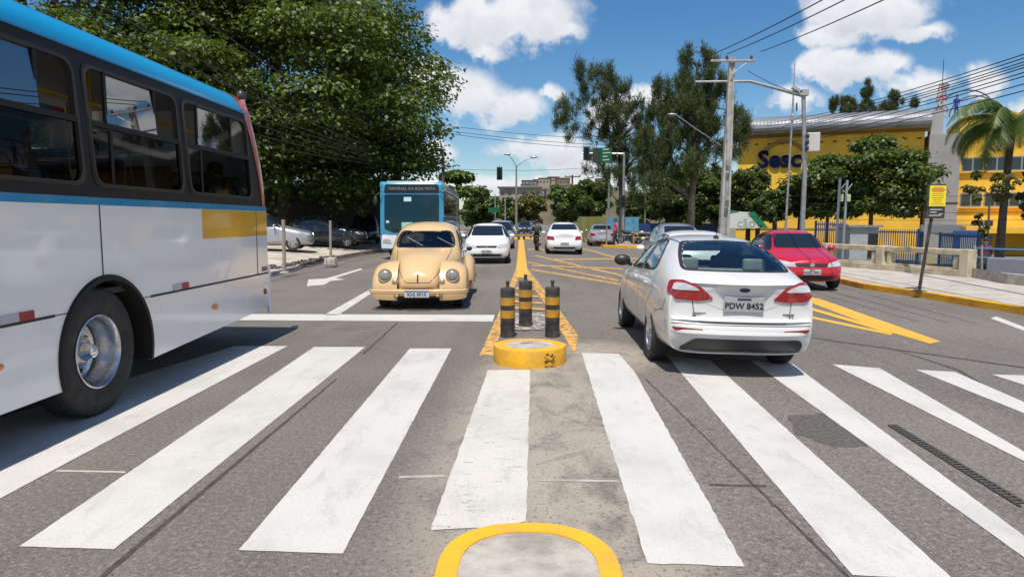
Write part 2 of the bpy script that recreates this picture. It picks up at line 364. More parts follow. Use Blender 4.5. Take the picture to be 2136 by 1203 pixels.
# ------------------------------------------------------------ road vehicles
def sm(t): t = min(1, max(0, t)); return t*t*(3-2*t)
def body_mesh(Q):
    """half of a car body as lengthwise lines, mirrored and smoothed"""
    w0, zb = Q['w'], Q['zb']; rows = []
    xr = [0, .86, 1, 1, 1, 1, .88, .64, .33, 0]
    def cap(prof, f, sb, sg):
        ys = prof
        return [(xr[j]*f*w0, y-sg*sb*xr[j]**2, z) for j, (y, z) in enumerate(ys)]
    for f, sb in Q.get('ncap', ((0, 0), (.52, .035), (.86, .13))): rows.append(cap(Q['nose'], f, sb, 1))
    for (y, zt, zbelt, wf, bow) in Q['st']:
        w = w0*wf; c = sm((zt-zbelt-.13)/.30); h = zt-zbelt; rl = Q['rail']
        xs = [0, .84*w, .965*w, w, .99*w, (.945 if c > .3 else .93)*w]
        zs = [zb, zb, zb+.09, Q.get('zmid', .52), zbelt-.13, zbelt]
        ys = [0]*6
        xs += [w*(.82*(1-c))+c*(.5*(.935*w0+rl*w0)+.035), w*.62*(1-c)+c*rl*w0, w*.33*(1-c)+c*rl*w0*.56, 0]
        zs += [zbelt+h*(.52*(1-c)+.52*c), zbelt+h*(.80*(1-c)+.90*c), zbelt+h*(.95*(1-c)+.985*c), zt]
        r = []
        for j in range(10):
            k = 1-(xs[j]/w0)**2 if j >= 5 else 0
            r.append((xs[j], y+bow*(k-.35 if j >= 5 else 0), zs[j]))
        rows.append(r)
    for f, sb in Q.get('tcap', ((.88, .12), (.54, .03), (0, 0))): rows.append(cap(Q['tail'], f, sb, -1))
    b = MB(); b.grid(rows); b.grid([[(-x, y, z) for x, y, z in r] for r in rows]); return b
def car_body(Q, paint_m, root, subd=3, cab=False):
    o = body_mesh(Q).build('body', [paint_m, M_PLAS], root, subd=subd)
    me = bake(o); bvh = BVHTree.FromObject(o, bpy.context.evaluated_depsgraph_get())
    me.polygons.foreach_set('use_smooth', [True]*len(me.polygons))
    return o, bvh
def cut_wells(o, Q):
    cs = []
    for y in Q['axles']:
        for s in (-1, 1):
            c = MB().lathe([(Q['rw']*Q.get('well', 1.13), s*(Q['w']-.30)), (Q['rw']*Q.get('well', 1.13), s*(Q['w']+.3))], (0, y, Q['rw']+.015), 'X', 40).build('cutter', [MATS_WELL, MATS_WELL])
            cs.append(c)
    for c in cs:
        m = o.modifiers.new('cut', 'BOOLEAN'); m.object = c; m.operation = 'DIFFERENCE'; m.solver = 'EXACT'; m.material_mode = 'TRANSFER'
    me = bake(o)
    for c in cs: bpy.data.objects.remove(c)
    me.polygons.foreach_set('use_smooth', [True]*len(me.polygons)); me.set_sharp_from_angle(angle=R(50))
MATS_WELL = mat('wheel_well', (.010, .010, .010), .9)
def open_panes(o, polys):
    """cut real window openings into the shell"""
    bm = bmesh.new(); bm.from_mesh(o.data); kill = []
    for f in bm.faces:
        c = f.calc_center_median(); nn = f.normal
        for ax, po in polys:
            a, ok = {'R': ((c.y, c.z), c.x > .2), 'L': ((c.y, c.z), c.x < -.2), 'F': ((c.x, c.z), nn.y > .15), 'B': ((c.x, c.z), nn.y < -.1)}[ax]
            if ok and inside(a, po): kill.append(f); break
    bmesh.ops.delete(bm, geom=kill, context='FACES'); bm.to_mesh(o.data); bm.free()
def wheel(root, x, y, r, w, style='spoke', rim=M_STEEL, name='wheel'):
    """tyre as the wheel, its rim as a sub-part"""
    s = 1 if x > 0 else -1; k = r*.64
    t = MB().lathe([(k*.98, -w/2), (r*.90, -w/2), (r*.975, -w*.40), (r, -w*.28), (r, w*.28), (r*.975, w*.40), (r*.92, w/2), (k*1.05, w/2*.97), (k*.98, w*.40)], (0, 0, 0), 'X', 36, False)
    to = t.build(name, M_TYRE, root, smooth=True); to.location = (x-s*w/2, y, r)
    if s < 0: to.rotation_euler = (0, 0, PI)
    b = MB()
    if style == 'disc':
        b.lathe([(k, w*.44), (k*.93, w*.44), (k*.86, w*.25), (k*.55, w*.16), (k*.42, w*.36), (.001, w*.40)], axis='X', n=28, cap=False)
    else:
        b.lathe([(k, w*.46), (k*.92, w*.46), (k*.86, w*.30), (k*.84, -.02), (.001, -.02)], axis='X', n=32, cap=False)
        b.lathe([(k*.24, w*.10), (k*.24, w*.36), (k*.16, w*.42), (.001, w*.42)], axis='X', n=16)
        for q in range(7):
            a = 2*PI*q/7; ca, sa = math.cos(a), math.sin(a); pa, pb = k*.2, k*.9
            n_ = Vector((0, -sa, ca)); d_ = Vector((0, ca, sa))
            b.add([d_*pa+n_*.026+Vector((w*.36, 0, 0)), d_*pa-n_*.026+Vector((w*.36, 0, 0)), d_*pb-n_*.018+Vector((w*.40, 0, 0)), d_*pb+n_*.018+Vector((w*.40, 0, 0)),
                   d_*pa+n_*.03+Vector((w*.1, 0, 0)), d_*pa-n_*.03+Vector((w*.1, 0, 0)), d_*pb-n_*.03+Vector((w*.2, 0, 0)), d_*pb+n_*.03+Vector((w*.2, 0, 0))],
                  [(0, 1, 2, 3), (0, 4, 5, 1), (1, 5, 6, 2), (2, 6, 7, 3), (3, 7, 4, 0)])
    b.build('rim', rim, to, smooth=True)
    return to
def plate(root, bvh, z, ax, txt, w=.40, h=.13, m=M_PLATE, size=.085, push=.012, city=True, name='number_plate'):
    p, n = shoot(bvh, 0, z, ax); s = 1 if ax == 'F' else -1
    y = p.y+s*push
    o = MB().box((0, y, z), (w, .012, h)).build(name, m, root, bevel=.006)
    xd = (-1, 0, 0) if ax == 'F' else (1, 0, 0)
    text(txt, size, 'plate_text', M_INK, o, frame((0, y+s*.0075, z-h*.11), xd, (0, 0, 1)), .0015, bold=.002)
    e = MB(); e.box((0, y+s*.0085, z+h*.36), (w*.34, .003, h*.11)).build('plate_strip', M_INK, o)
    return o
def mirror_pair(root, y, z, x, m, glassy=True, size=(.16, .10, .12)):
    for s in (-1, 1):
        b = MB().sphere((s*(x+.13), y, z+.05), size, 14, 8); o = b.build('wing_mirror', m, root, smooth='all')
        MB().tube([(s*(x-.03), y, z), (s*(x+.06), y, z+.02)], .022, 8).build('mirror_stalk', M_PLAS, o)

def hatch_Q(L=3.9, w=.83, H=1.46, zb=.2):
    f, r = L/2, -L/2
    return dict(w=w, zb=zb, rail=.655, axles=(f-.76, r+.68), rw=.30, zmid=.50,
        nose=[(f-.22, .22), (f-.10, .22), (f-.02, .30), (f, .42), (f-.01, .54), (f-.03, .62), (f-.05, .67), (f-.07, .71), (f-.10, .74), (f-.15, .765)],
        st=[(f-.40, .82, .755, .975, .12), (f-.75, .90, .82, 1, .10), (f-1.02, .955, .88, 1, .14), (f-1.18, .99, .90, 1, .20), (f-1.46, 1.18, .92, 1, .16), (f-1.80, H-.055, .935, 1, .07),
            (f-2.2, H, .95, 1, 0), (f-2.7, H-.005, .97, 1, 0), (f-3.15, H-.06, .99, 1, -.03), (f-3.42, H-.16, 1.0, .995, -.05), (f-3.66, H-.36, .99, .975, -.06)],
        tail=[(r+.20, .24), (r+.10, .24), (r+.02, .32), (r, .45), (r+.02, .60), (r+.06, .74), (r+.08, .84), (r+.10, .92), (r+.13, .98), (r+.17, 1.03)])
def sedan_Q(L=4.3, w=.85, H=1.45, zb=.2, deck=1.03):
    f, r = L/2, -L/2
    return dict(w=w, zb=zb, rail=.64, axles=(f-.82, r+.98), rw=.305, zmid=.52,
        nose=[(f-.22, .22), (f-.10, .22), (f-.02, .30), (f, .42), (f-.01, .56), (f-.03, .66), (f-.06, .70), (f-.09, .735), (f-.12, .76), (f-.17, .785)],
        st=[(f-.42, .84, .77, .965, .12), (f-.80, .93, .845, 1, .10), (f-1.10, .985, .90, 1, .15), (f-1.28, 1.03, .92, 1, .22), (f-1.62, 1.25, .94, 1, .18), (f-2.02, H-.04, .955, 1, .08),
            (f-2.42, H, .97, 1, 0), (f-2.85, H-.02, .985, 1, -.02), (f-3.2, H-.115, 1.0, 1, -.08), (f-3.58, deck+.155, 1.005, 1, -.13), (f-3.84, deck+.035, 1.0, .985, -.12), (f-4.05, deck+.015, .97, .955, -.06)],
        tail=[(r+.22, .25), (r+.12, .25), (r+.03, .33), (r, .46), (r+.03, .60), (r+.075, .74), (r+.08, .84), (r+.075, .92), (r+.075, .985), (r+.10, deck+.005)])
def side_glass(kind, L):
    f = L/2
    if kind == 'hatch':
        return [rp([(f-1.22, .945), (f-1.80, 1.325), (f-2.20, 1.375), (f-2.24, .965)], .03), rp([(f-2.31, .97), (f-2.27, 1.378), (f-2.95, 1.35), (f-3.28, 1.17), (f-3.22, 1.03)], .05)]
    return [rp([(f-1.32, .955), (f-1.98, 1.325), (f-2.38, 1.375), (f-2.44, .985)], .03), rp([(f-2.51, .99), (f-2.45, 1.378), (f-2.85, 1.355), (f-3.22, 1.17), (f-3.28, 1.02)], .06)]
def simple_car(label, cat, loc, rz, kind, pm, L, w, H, plate_txt='', group=None, face='F', grille=M_PLAS, badge=True, name='car', subd=2, zs=1., glassm=None, lens=None, deck=1.03):
    root = thing(name, label, cat, loc, rz, group)
    Q = hatch_Q(L, w, H) if kind == 'hatch' else sedan_Q(L, w, H, deck=deck); f, r = L/2, -L/2; k = w/.83; G_ = glassm or M_DGL
    o, bvh = car_body(Q, pm, root, subd); cut_wells(o, Q)
    hz = H/1.46
    zc = .985 if kind == 'hatch' else 1.0
    decal(bvh, rp([(-.60*k, zc+.02), (.60*k, zc+.02), (.50*k, 1.36*hz), (-.50*k, 1.36*hz)], .06), 'F', G_, 'windscreen', root, .005)
    for po in side_glass(kind, L):
        for ax in 'RL': decal(bvh, [(a, b*hz if b > 1.1 else b) for a, b in po], ax, G_, 'side_window', root, .005)
    if kind == 'hatch': decal(bvh, rp([(-.55*k, 1.04), (.55*k, 1.04), (.47*k, 1.35*hz), (-.47*k, 1.35*hz)], .06), 'B', G_, 'rear_window', root, .005)
    else: decal(bvh, rp([(-.60*k, deck+.085), (.60*k, deck+.085), (.49*k, 1.36*hz), (-.49*k, 1.36*hz)], .06), 'B', G_, 'rear_window', root, .005)
    # front
    hl = rp([(.36*k, .575), (.70*k, .60), (.76*k, .70), (.70*k, .735), (.40*k, .675)], .03)
    for po in (hl, mir(hl)): decal(bvh, po, 'F', lens or M_CLR, 'headlight', root, .008)
    decal(bvh, rp([(-.34*k, .585), (.34*k, .585), (.38*k, .665), (-.38*k, .665)], .02), 'F', grille, 'grille', root, .004)
    decal(bvh, rp([(-.52*k, .27), (.52*k, .27), (.56*k, .375), (-.56*k, .375)], .03), 'F', M_PLAS, 'lower_grille', root, .004)
    if badge: MB().lathe([(.055, -.006), (.055, .012), (.04, .018), (.001, .018)], shoot(bvh, 0, .63, 'F')[0], 'Y', 16).build('badge', M_CHR, root)
    # rear
    tl = rp([(.44*k, .68), (.76*k, .70), (.77*k, .88), (.50*k, .86)], .03) if kind == 'sedan' else rp([(.60*k, .66), (.78*k, .68), (.76*k, .93), (.64*k, .90)], .03)
    for po in (tl, mir(tl)): decal(bvh, po, 'B', M_RED, 'tail_light', root, .008)
    decal(bvh, rp([(-.50*k, .28), (.50*k, .28), (.50*k, .36), (-.50*k, .36)], .03), 'B', M_PLAS, 'rear_bumper_trim', root, .004)
    if plate_txt: plate(root, bvh, .46 if face == 'F' else .52, face, plate_txt)
    for y in Q['axles']:
        for s in (-1, 1): wheel(root, s*(w-.015), y, Q['rw'], .185, 'spoke')
    mirror_pair(root, f-1.45, .95, w*.93, pm, size=(.10, .06, .07))
    fd = side_glass(kind, L)[0]; y1 = f-1.30; y2 = f-(2.27 if kind == 'hatch' else 2.47); y3 = f-(3.2 if kind == 'hatch' else 3.3)
    ln = []
    for ax in 'RL': ln += [(ax, [(y1, .93), (y1-.02, .32), (y3+.25, .32), (y3, .75), (y3+.03, 1.0)]), (ax, [(y2, .96), (y2-.01, .32)])]
    ln += [('F', [(-.70*k, .765), (-.45*k, .70), (.45*k, .70), (.70*k, .765)])]
    ln += [('B', [(-.52*k, 1.0 if kind == 'hatch' else deck-.02), (-.50*k, .58), (.50*k, .58), (.52*k, 1.0 if kind == 'hatch' else deck-.02)])]
    seam(bvh, ln, M_PLAS, 'panel_gap', root, .008)
    return root, bvh

# ---- the white saloon in front, seen from behind
def big_saloon(loc, rz):
    root = thing('car', 'white saloon car seen from behind with its rear wheels on the crossing', 'car', loc, rz)
    L, w, H = 4.28, .795, 1.43; f, r = L/2, -L/2; deck = 1.0
    Q = sedan_Q(L, w, H, .22, deck); Q['rw'] = .305; Q['rail'] = .60
    Q['st'] = Q['st'][:7]+[(-.75, H-.02, .985, 1, -.02), (-1.14, 1.345, .99, 1, -.05), (-1.50, 1.215, .985, .985, -.09), (-1.80, 1.075, .965, .955, -.10), (-1.98, 1.02, .94, .92, -.06)]
    Q['tail'] = [(r+.24, .27), (r+.13, .26), (r+.05, .315), (r+.0, .45), (r+.005, .525), (r+.075, .60), (r+.09, .76), (r+.085, .875), (r+.035, .955), (r+.06, deck+.012)]
    Q['tcap'] = ((.90, .16), (.64, .045), (0, 0))
    pm = paint('white_car_paint', (.59, .59, .585), .3)
    o, bvh = car_body(Q, pm, root, 3)
    gl = glass('saloon_glass', (.74, .84, .83), boost=1.5)
    rw_ = rp([(-.57, 1.065), (.57, 1.065), (.52, 1.22), (.43, 1.345), (0, 1.365), (-.43, 1.345), (-.52, 1.22)], .06)
    ws = rp([(-.64, 1.03), (.64, 1.03), (.52, 1.35), (-.52, 1.35)], .06)
    sg = [rp([(f-1.33, .955), (f-2.02, 1.315), (f-2.40, 1.36), (f-2.47, .985)], .03), rp([(f-2.53, .99), (f-2.46, 1.362), (f-2.80, 1.34), (f-3.10, 1.22), (f-3.28, 1.08), (f-3.22, 1.02)], .06)]
    shrink = lambda po, k=.93: [(sum(p[0] for p in po)/len(po)+(a-sum(p[0] for p in po)/len(po))*k, sum(p[1] for p in po)/len(po)+(b-sum(p[1] for p in po)/len(po))*k) for a, b in po]
    cut_wells(o, Q)
    open_panes(o, [('B', shrink(rw_)), ('F', shrink(ws))]+[(a, shrink(p, .9)) for p in sg for a in 'RL'])
    def pane(name, po, ax):
        p = decal(bvh, po, ax, gl, name, root, .004, .06, 0)
        pts = [h[0]+h[1]*.006 for h in (shoot(bvh, a, b, ax) for a, b in densify(po, .05))]; ii = [h[0]+h[1]*.0065 for h in (shoot(bvh, a, b, ax) for a, b in densify2(po, shrink(po, .94 if ax in 'FB' else .9), .05))]
        n = len(pts); MB().add(pts+ii, [(k, (k+1) % n, n+(k+1) % n, n+k) for k in range(n)]).build('window_seal', M_BLK, p, smooth=True)
    def densify2(po, po2, step):
        out = []
        for i in range(len(po)):
            a, b = Vector(po[i]), Vector(po[(i+1) % len(po)]); k = max(1, int((b-a).length/step)); c, d = Vector(po2[i]), Vector(po2[(i+1) % len(po)])
            out += [tuple(c.lerp(d, q/k)) for q in range(k)]
        return out
    pane('rear_window', rw_, 'B'); pane('windscreen', ws, 'F')
    for p in sg:
        for a in 'RL': pane('side_window', p, a)
    # cabin
    b = MB()
    for x in (-.36, .36):
        b.box((x, .12, .60), (.50, .50, .18)); b.box((x, -.20, .88), (.48, .14, .56), rx=R(12)); b.box((x, -.25, 1.22), (.26, .09, .17), rx=R(8))
    b.box((0, -.72, .60), (1.24, .50, .18)); b.box((0, -1.06, .84), (1.22, .15, .42), rx=R(16))
    for x in (-.38, .38): b.box((x, -1.12, 1.10), (.26, .09, .14))
    b.build('seat', mat('seat_grey', (.26, .28, .28), .8, var=.2, vscale=9), root, bevel=.03)
    MB().box((0, .72, .86), (1.36, .42, .20)).box((0, -.2, .40), (1.4, 2.6, .04)).build('dashboard', M_DKIN, root, bevel=.02)
    MB().box((0, -1.42, .985), (1.16, .52, .03)).build('parcel_shelf', mat('shelf_grey', (.30, .33, .33), .8, var=.2, vscale=7), root, bevel=.01)
    # tail lights: red outline, clear upper half, red lower half
    tl = rp([(.29, .80), (.45, .772), (.66, .785), (.725, .86), (.69, .965), (.58, .975), (.42, .92)], .03)
    up = rp([(.42, .880), (.69, .880), (.66, .942), (.57, .948), (.47, .915)], .02)
    for q, u_ in ((tl, up), (mir(tl), mir(up))):
        t = decal(bvh, q, 'B', M_RED, 'tail_light', root, .014, .045)
        decal(bvh, u_, 'B', M_CLR, 'clear_lens', t, .020, .04)
    decal(bvh, rp([(-.60, .30), (-.47, .405), (.58, .405), (.62, .36), (.62, .262), (-.58, .262)], .03), 'B', M_PLAS, 'rear_diffuser', root, .012, .05)
    for s in (1, -1):
        q = rp([(.40, .475), (.66, .475), (.69, .51), (.40, .50)], .01); decal(bvh, q if s > 0 else mir(q), 'B', mat('red_reflector', (.22, .02, .025), .2), 'bumper_reflector', root, .006, .04)
    decal(bvh, rp([(-.46, .79), (-.22, .70), (.22, .70), (.46, .79), (.40, .85), (-.40, .85)], .03), 'B', mat('white_paint_recess', (.60, .60, .60), .35, coat=.4), 'plate_recess', root, .003, .05)
    plate(root, bvh, .755, 'B', 'PDW 8452', .40, .15, mat('plate_dull', (.33, .34, .35), .4), .084, .022)
    MB().sphere((0, shoot(bvh, 0, .90, 'B')[0].y-.004, .90), (.055, .012, .024), 16, 8).build('badge', mat('badge_navy', (.03, .035, .07), .2, .3), root, smooth='all')
    for x0, x1 in ((-.50, -.36), (.40, .52)):
        y = shoot(bvh, (x0+x1)/2, .645, 'B')[0].y-.004; bb = MB()
        for q in range(6 if x0 < 0 else 4):
            wd = (x1-x0)/(6 if x0 < 0 else 4); bb.box((x0+wd*(q+.5), y, .655), (wd*.8, .014, .020 if x0 > 0 else .012))
        bb.build('model_lettering', mat('letter_grey', (.25, .25, .26), .3, .6), root)
    ln = [('B', [(-.52, deck-.01), (-.50, .80), (-.47, .60), (-.41, .565), (.41, .565), (.47, .60), (.50, .80), (.52, deck-.01)]), ('B', [(-.78, .545), (.78, .545)])]
    for ax in 'RL':
        ln += [(ax, [(f-1.28, .93), (f-1.30, .60), (f-1.25, .34), (f-2.46, .33), (f-2.46, .975)]), (ax, [(f-2.47, .33), (f-3.02, .33), (f-3.10, .62), (f-3.36, .78), (f-3.40, 1.01)]), (ax, [(r+.72, .60), (r+.36, .66), (r+.30, .77)])]
        ln += [(ax, [(f-3.02, .78), (f-3.16, .78), (f-3.16, .90), (f-3.02, .90), (f-3.02, .78)])] if ax == 'R' else []
    seam(bvh, ln, M_PLAS, 'panel_gap', root, .008, .0015, .04)
    def ledge(name, xs_, z, out, hgt, m):     # crisp folded edge across the tail
        rows = []
        for x in xs_:
            k = 1-abs(x/xs_[-1])**6; a, c_, d_ = (shoot(bvh, x, z+dz, 'B')[0] for dz in (hgt, 0, -hgt*.25)); rows.append([a+Vector((0, -.001, 0)), a.lerp(c_, .5)+Vector((0, -out*k*.7, 0)), c_+Vector((0, -out*k, 0)), d_+Vector((0, .004, 0))])
        return MB().grid(rows).build(name, m, root, smooth=True)
    ledge('boot_lip', list(np.linspace(-.56, .56, 29)), .955, .030, .05, pm)
    ledge('bumper_edge', list(np.linspace(-.74, .74, 37)), .585, .030, .03, pm); ledge('lower_crease', list(np.linspace(-.70, .70, 33)), .455, .022, .045, pm)
    seam(bvh, [('B', [(-.40, .488), (.40, .488)])], M_PLAS, 'bumper_slot', root, .014, .004, .04)
    for ax, s in (('R', 1), ('L', -1)):
        for y in (f-2.20, f-3.02):
            p = shoot(bvh, y, .86, ax)[0]; MB().tube([p+Vector((s*.004, -.10, 0)), p+Vector((s*.030, -.07, .005)), p+Vector((s*.030, .07, .005)), p+Vector((s*.004, .10, 0))], .013, 8).build('door_handle', pm, root, smooth=True)
    for y in Q['axles']:
        for s in (-1, 1): wheel(root, s*(w-.01), y, Q['rw'], .195, 'spoke', mat('alloy', (.50, .50, .52), .3, 1.))
    for s in (-1, 1):
        b = MB().sphere((s*(w+.075), f-1.48, 1.03), (.115, .07, .078), 16, 10).build('wing_mirror', M_PLAS, root, smooth='all')
        MB().tube([(s*(w-.06), f-1.46, .97), (s*(w+.03), f-1.47, 1.0)], .03, 8).build('mirror_stalk', M_PLAS, b)
    p = shoot(bvh, 0, -.88, 'T')[0]; MB().box((p.x, p.y, p.z+.018), (.05, .09, .035), taper=.7).tube([(p.x, p.y, p.z+.03), (p.x, p.y-.10, p.z+.16)], .005, 6).build('antenna', M_PLAS, root, bevel=.005)
    seam(bvh, [('T', [(s*.44, .25), (s*.455, -.2), (s*.455, -.65), (s*.43, -1.0)]) for s in (-1, 1)], M_BLK, 'roof_channel', root, .014)
    p = shoot(bvh, 0, 1.355, 'B')[0]; MB().box((0, p.y+.08, p.z-.025), (.30, .06, .03)).build('brake_light', M_BLK, root)
    for ax, s in (('R', 1), ('L', -1)): pass
    return root

# ---- the cream beetle-shaped car, facing us
def beetle(loc, rz):
    root = thing('car', 'old cream beetle-shaped car with round headlights waiting at the stop line', 'car', loc, rz)
    pm = paint('cream_paint', (.63, .43, .21), .30)
    # narrow central hull: luggage lid, cabin and sloping tail; y forward
    def sec(y, zt, zs, wx, bow, c, zb=.22):
        # c: 0 = bonnet-like section, 1 = cabin
        xs = [0, wx*.9, wx, wx*1.0, wx*.985, wx*.95, wx*(.86*(1-c)+.875*c), wx*(.66*(1-c)+.74*c), wx*(.36*(1-c)+.42*c), 0]
        h = zt-zs; zz = [zb, zb, zb+.06, zb+.5*(zs-zb)*.8, zb+.86*(zs-zb), zs, zs+h*(.48*(1-c)+.50*c), zs+h*(.80*(1-c)+.86*c), zs+h*(.955*(1-c)+.975*c), zt]
        return [(xs[j], y+bow*((1-(xs[j]/.75)**2)-.3 if j >= 5 else 0), zz[j]) for j in range(10)]
    def cap(y, f, prof, sb, sg):
        xr = [0, .8, 1, 1, 1, .96, .82, .60, .32, 0]
        return [(xr[j]*f, prof[j][0]-sg*sb*xr[j]**2, prof[j][1]) for j in range(10)]
    nose = [(1.62, .30), (1.74, .30), (1.80, .34), (1.83, .39), (1.835, .44), (1.83, .49), (1.82, .54), (1.80, .59), (1.77, .64), (1.73, .69)]
    tail = [(-1.75, .32), (-1.88, .32), (-1.92, .36), (-1.95, .42), (-1.95, .50), (-1.93, .57), (-1.90, .64), (-1.86, .70), (-1.81, .76), (-1.74, .83)]
    rows = [cap(0, 0, nose, 0, 1), cap(0, .20, nose, .02, 1), cap(0, .34, nose, .07, 1)]
    rows += [sec(1.45, .865, .60, .42, .10, 0), sec(1.15, .975, .74, .52, .10, 0), sec(.86, 1.03, .84, .61, .10, 0), sec(.68, 1.065, .90, .66, .12, .15),
             sec(.56, 1.16, .94, .68, .11, .7), sec(.36, 1.40, .955, .69, .09, 1), sec(.08, 1.525, .96, .70, .05, 1), sec(-.25, 1.555, .96, .70, 0, 1), sec(-.65, 1.52, .955, .69, -.03, 1),
             sec(-1.0, 1.40, .93, .66, -.07, .9), sec(-1.3, 1.21, .86, .58, -.10, .5), sec(-1.58, 1.0, .74, .46, -.10, .1)]
    rows += [cap(0, .34, tail, .08, -1), cap(0, .2, tail, .02, -1), cap(0, 0, tail, 0, -1)]
    b = MB(); b.grid(rows); b.grid([[(-x, y, z) for x, y, z in r] for r in rows])
    o = b.build('body', pm, root, subd=3); me = bake(o); me.polygons.foreach_set('use_smooth', [True]*len(me.polygons))
    bvh = BVHTree.FromObject(o, bpy.context.evaluated_depsgraph_get())
    gl = glass('beetle_glass', (.60, .64, .64), boost=1.8)
    ws = rp([(-.54, 1.045), (.54, 1.045), (.545, 1.17), (.47, 1.365), (-.47, 1.365), (-.545, 1.17)], .09)
    sg = rp([(.42, 1.0), (.30, 1.22), (.16, 1.36), (-.40, 1.40), (-.42, 1.0)], .06); rg = rp([(-.50, 1.0), (-.49, 1.39), (-.78, 1.33), (-.98, 1.16), (-.95, 1.02)], .07)
    bw = rp([(-.40, 1.12), (.40, 1.12), (.36, 1.36), (-.36, 1.36)], .1)
    ctr = lambda po, k: [(sum(p[0] for p in po)/len(po)*(1-k)+a*k, sum(p[1] for p in po)/len(po)*(1-k)+c*k) for a, c in po]
    open_panes(o, [('F', ctr(ws, .93)), ('B', ctr(bw, .9))]+[(a, ctr(p, .9)) for p in (sg, rg) for a in 'RL'])
    for nm, po, ax in [('windscreen', ws, 'F'), ('rear_window', bw, 'B')]+[('side_window', p, a) for p in (sg, rg) for a in 'RL']:
        p = decal(bvh, po, ax, gl, nm, root, .004, .06, 0); mk = lambda q: shoot(bvh, q[0], q[1], ax)
        A = [h[0]+h[1]*.008 for h in map(mk, po)]; C = [h[0]+h[1]*.010 for h in map(mk, ctr(po, .93 if ax in 'FB' else .89))]; n = len(A)
        MB().add(A+C, [(k, (k+1) % n, n+(k+1) % n, n+k) for k in range(n)]).build('window_seal', M_BLK, p, smooth=True)
    b = MB()
    for x in (-.30, .30): b.box((x, -.05, .55), (.48, .5, .16)); b.box((x, -.34, .86), (.44, .12, .55), rx=R(12))
    b.box((0, -.95, .86), (1.0, .14, .5), rx=R(14)); b.build('seat', M_SEAT, root, bevel=.03)
    MB().box((0, .50, .97), (1.16, .16, .16)).box((0, -.2, .36), (1.2, 1.7, .05)).build('dashboard', M_DKIN, root, bevel=.02)
    sw = MB(); c = Vector((.30, .22, 1.02)); sw.tube([c+Vector((.18*math.cos(a), .08*math.sin(a), .17*math.sin(a))) for a in [2*PI*k/20 for k in range(21)]], .013, 6); sw.build('steering_wheel', M_BLK, root, smooth=True)
    # wings: rounded half shells over each wheel
    def wing(s, yc, zc, rin, rout, xin, xout, a0, a1, ys, name, drop):
        b = MB(); rows = []
        for i in range(25):
            a = R(a0+(a1-a0)*i/24); row = []
            for k in range(11):
                v = k/10*PI/2; rr = rin+(rout-rin)*math.cos(v)**.80; x = xin+(xout-xin)*math.sin(v)**.92
                row.append((s*x, yc+ys*rr*math.cos(a)*(1+drop*max(0, -math.cos(a)*ys)), zc+rr*math.sin(a)))
            row.append((s*(xout-.03), yc+ys*(rin-.012)*math.cos(a), zc+(rin-.012)*math.sin(a))); row.append((s*(xin+.1), yc+ys*(rin-.012)*math.cos(a), zc+(rin-.012)*math.sin(a)))
            rows.append(row)
        b.grid(rows); ob = b.build(name, pm, root, smooth='all'); return ob
    for s in (-1, 1):
        wing(s, 1.22, .30, .335, .545, .36, .815, -14, 196, 1, 'wing', .10)
        wing(s, -1.20, .30, .335, .585, .44, .83, -20, 194, 1, 'wing', .10)
        MB().box((s*.68, -.02, .285), (.24, 1.62, .035)).build('running_board', M_BLK, root, bevel=.01)
        # headlight: glass in a chromed ring, small lamps beside
        c = Vector((s*.575, 1.685, .60)); d = Vector((s*.05, .95, .22)).normalized()
        M = frame(c, Vector((1, 0, 0)).cross(d).cross(d)*-1, Vector((1, 0, 0)).cross(d)*-1); M = d.to_track_quat('Z', 'Y').to_matrix().to_4x4(); M.translation = c
        h = MB().lathe([(.118, -.20), (.122, -.01), (.112, .022), (.098, .018)], n=28); h.v = [M @ v for v in h.v]; ho = h.build('headlight', mat('lamp_ring', (.30, .26, .20), .4, .5), root, smooth=True)
        h = MB().lathe([(.099, .004), (.085, .030), (.05, .044), (.001, .048)], n=24); h.v = [M @ v for v in h.v]; h.build('lens', mat('lamp_glass', (.26, .25, .23), .22, .2, coat=.4), ho, smooth='all')
        c2 = Vector((s*.40, 1.715, .485)); h = MB().sphere(c2, (.062, .04, .058), 14, 8).build('indicator', mat('indicator_grey', (.35, .30, .22), .2, .3, coat=1), root, smooth='all')
        # door mirror, wipers, door gap
    ln = [(ax, [(.48, .95), (.50, .42), (.40, .32), (-.45, .32), (-.46, .97)]) for ax in 'RL']+[('F', [(-.50, 1.03), (-.44, .86), (-.30, .60), (-.20, .48), (.20, .48), (.30, .60), (.44, .86), (.50, 1.03)])]
    seam(bvh, ln, M_PLAS, 'panel_gap', root, .010, .002, .04)
    p = [shoot(bvh, 0, z, 'F') for z in (.50, .56, .62)]; MB().tube([h[0]+h[1]*.012 for h in p], .012, 6).build('lid_handle', M_BLK, root, smooth=True)
    for s in (-1, 1):
        b = MB(); pts = [shoot(bvh, -.30+s*.22+.30*t, 1.06+.16*t, 'F') for t in (0, .5, 1)] if s < 0 else [shoot(bvh, .02+.30*t, 1.06+.16*t, 'F') for t in (0, .5, 1)]
        b.tube([h[0]+h[1]*.03 for h in pts], .008, 6).build('wiper', M_CHR, root)
    MB().sphere((-.80, .40, 1.02), (.055, .03, .045), 12, 8).tube([(-.68, .42, .95), (-.79, .40, 1.0)], .010, 6).build('wing_mirror', M_PLAS, root, smooth=True)
    MB().box((0, 0, .225), (1.25, 3.2, .09)).build('underside', M_BLK, root)
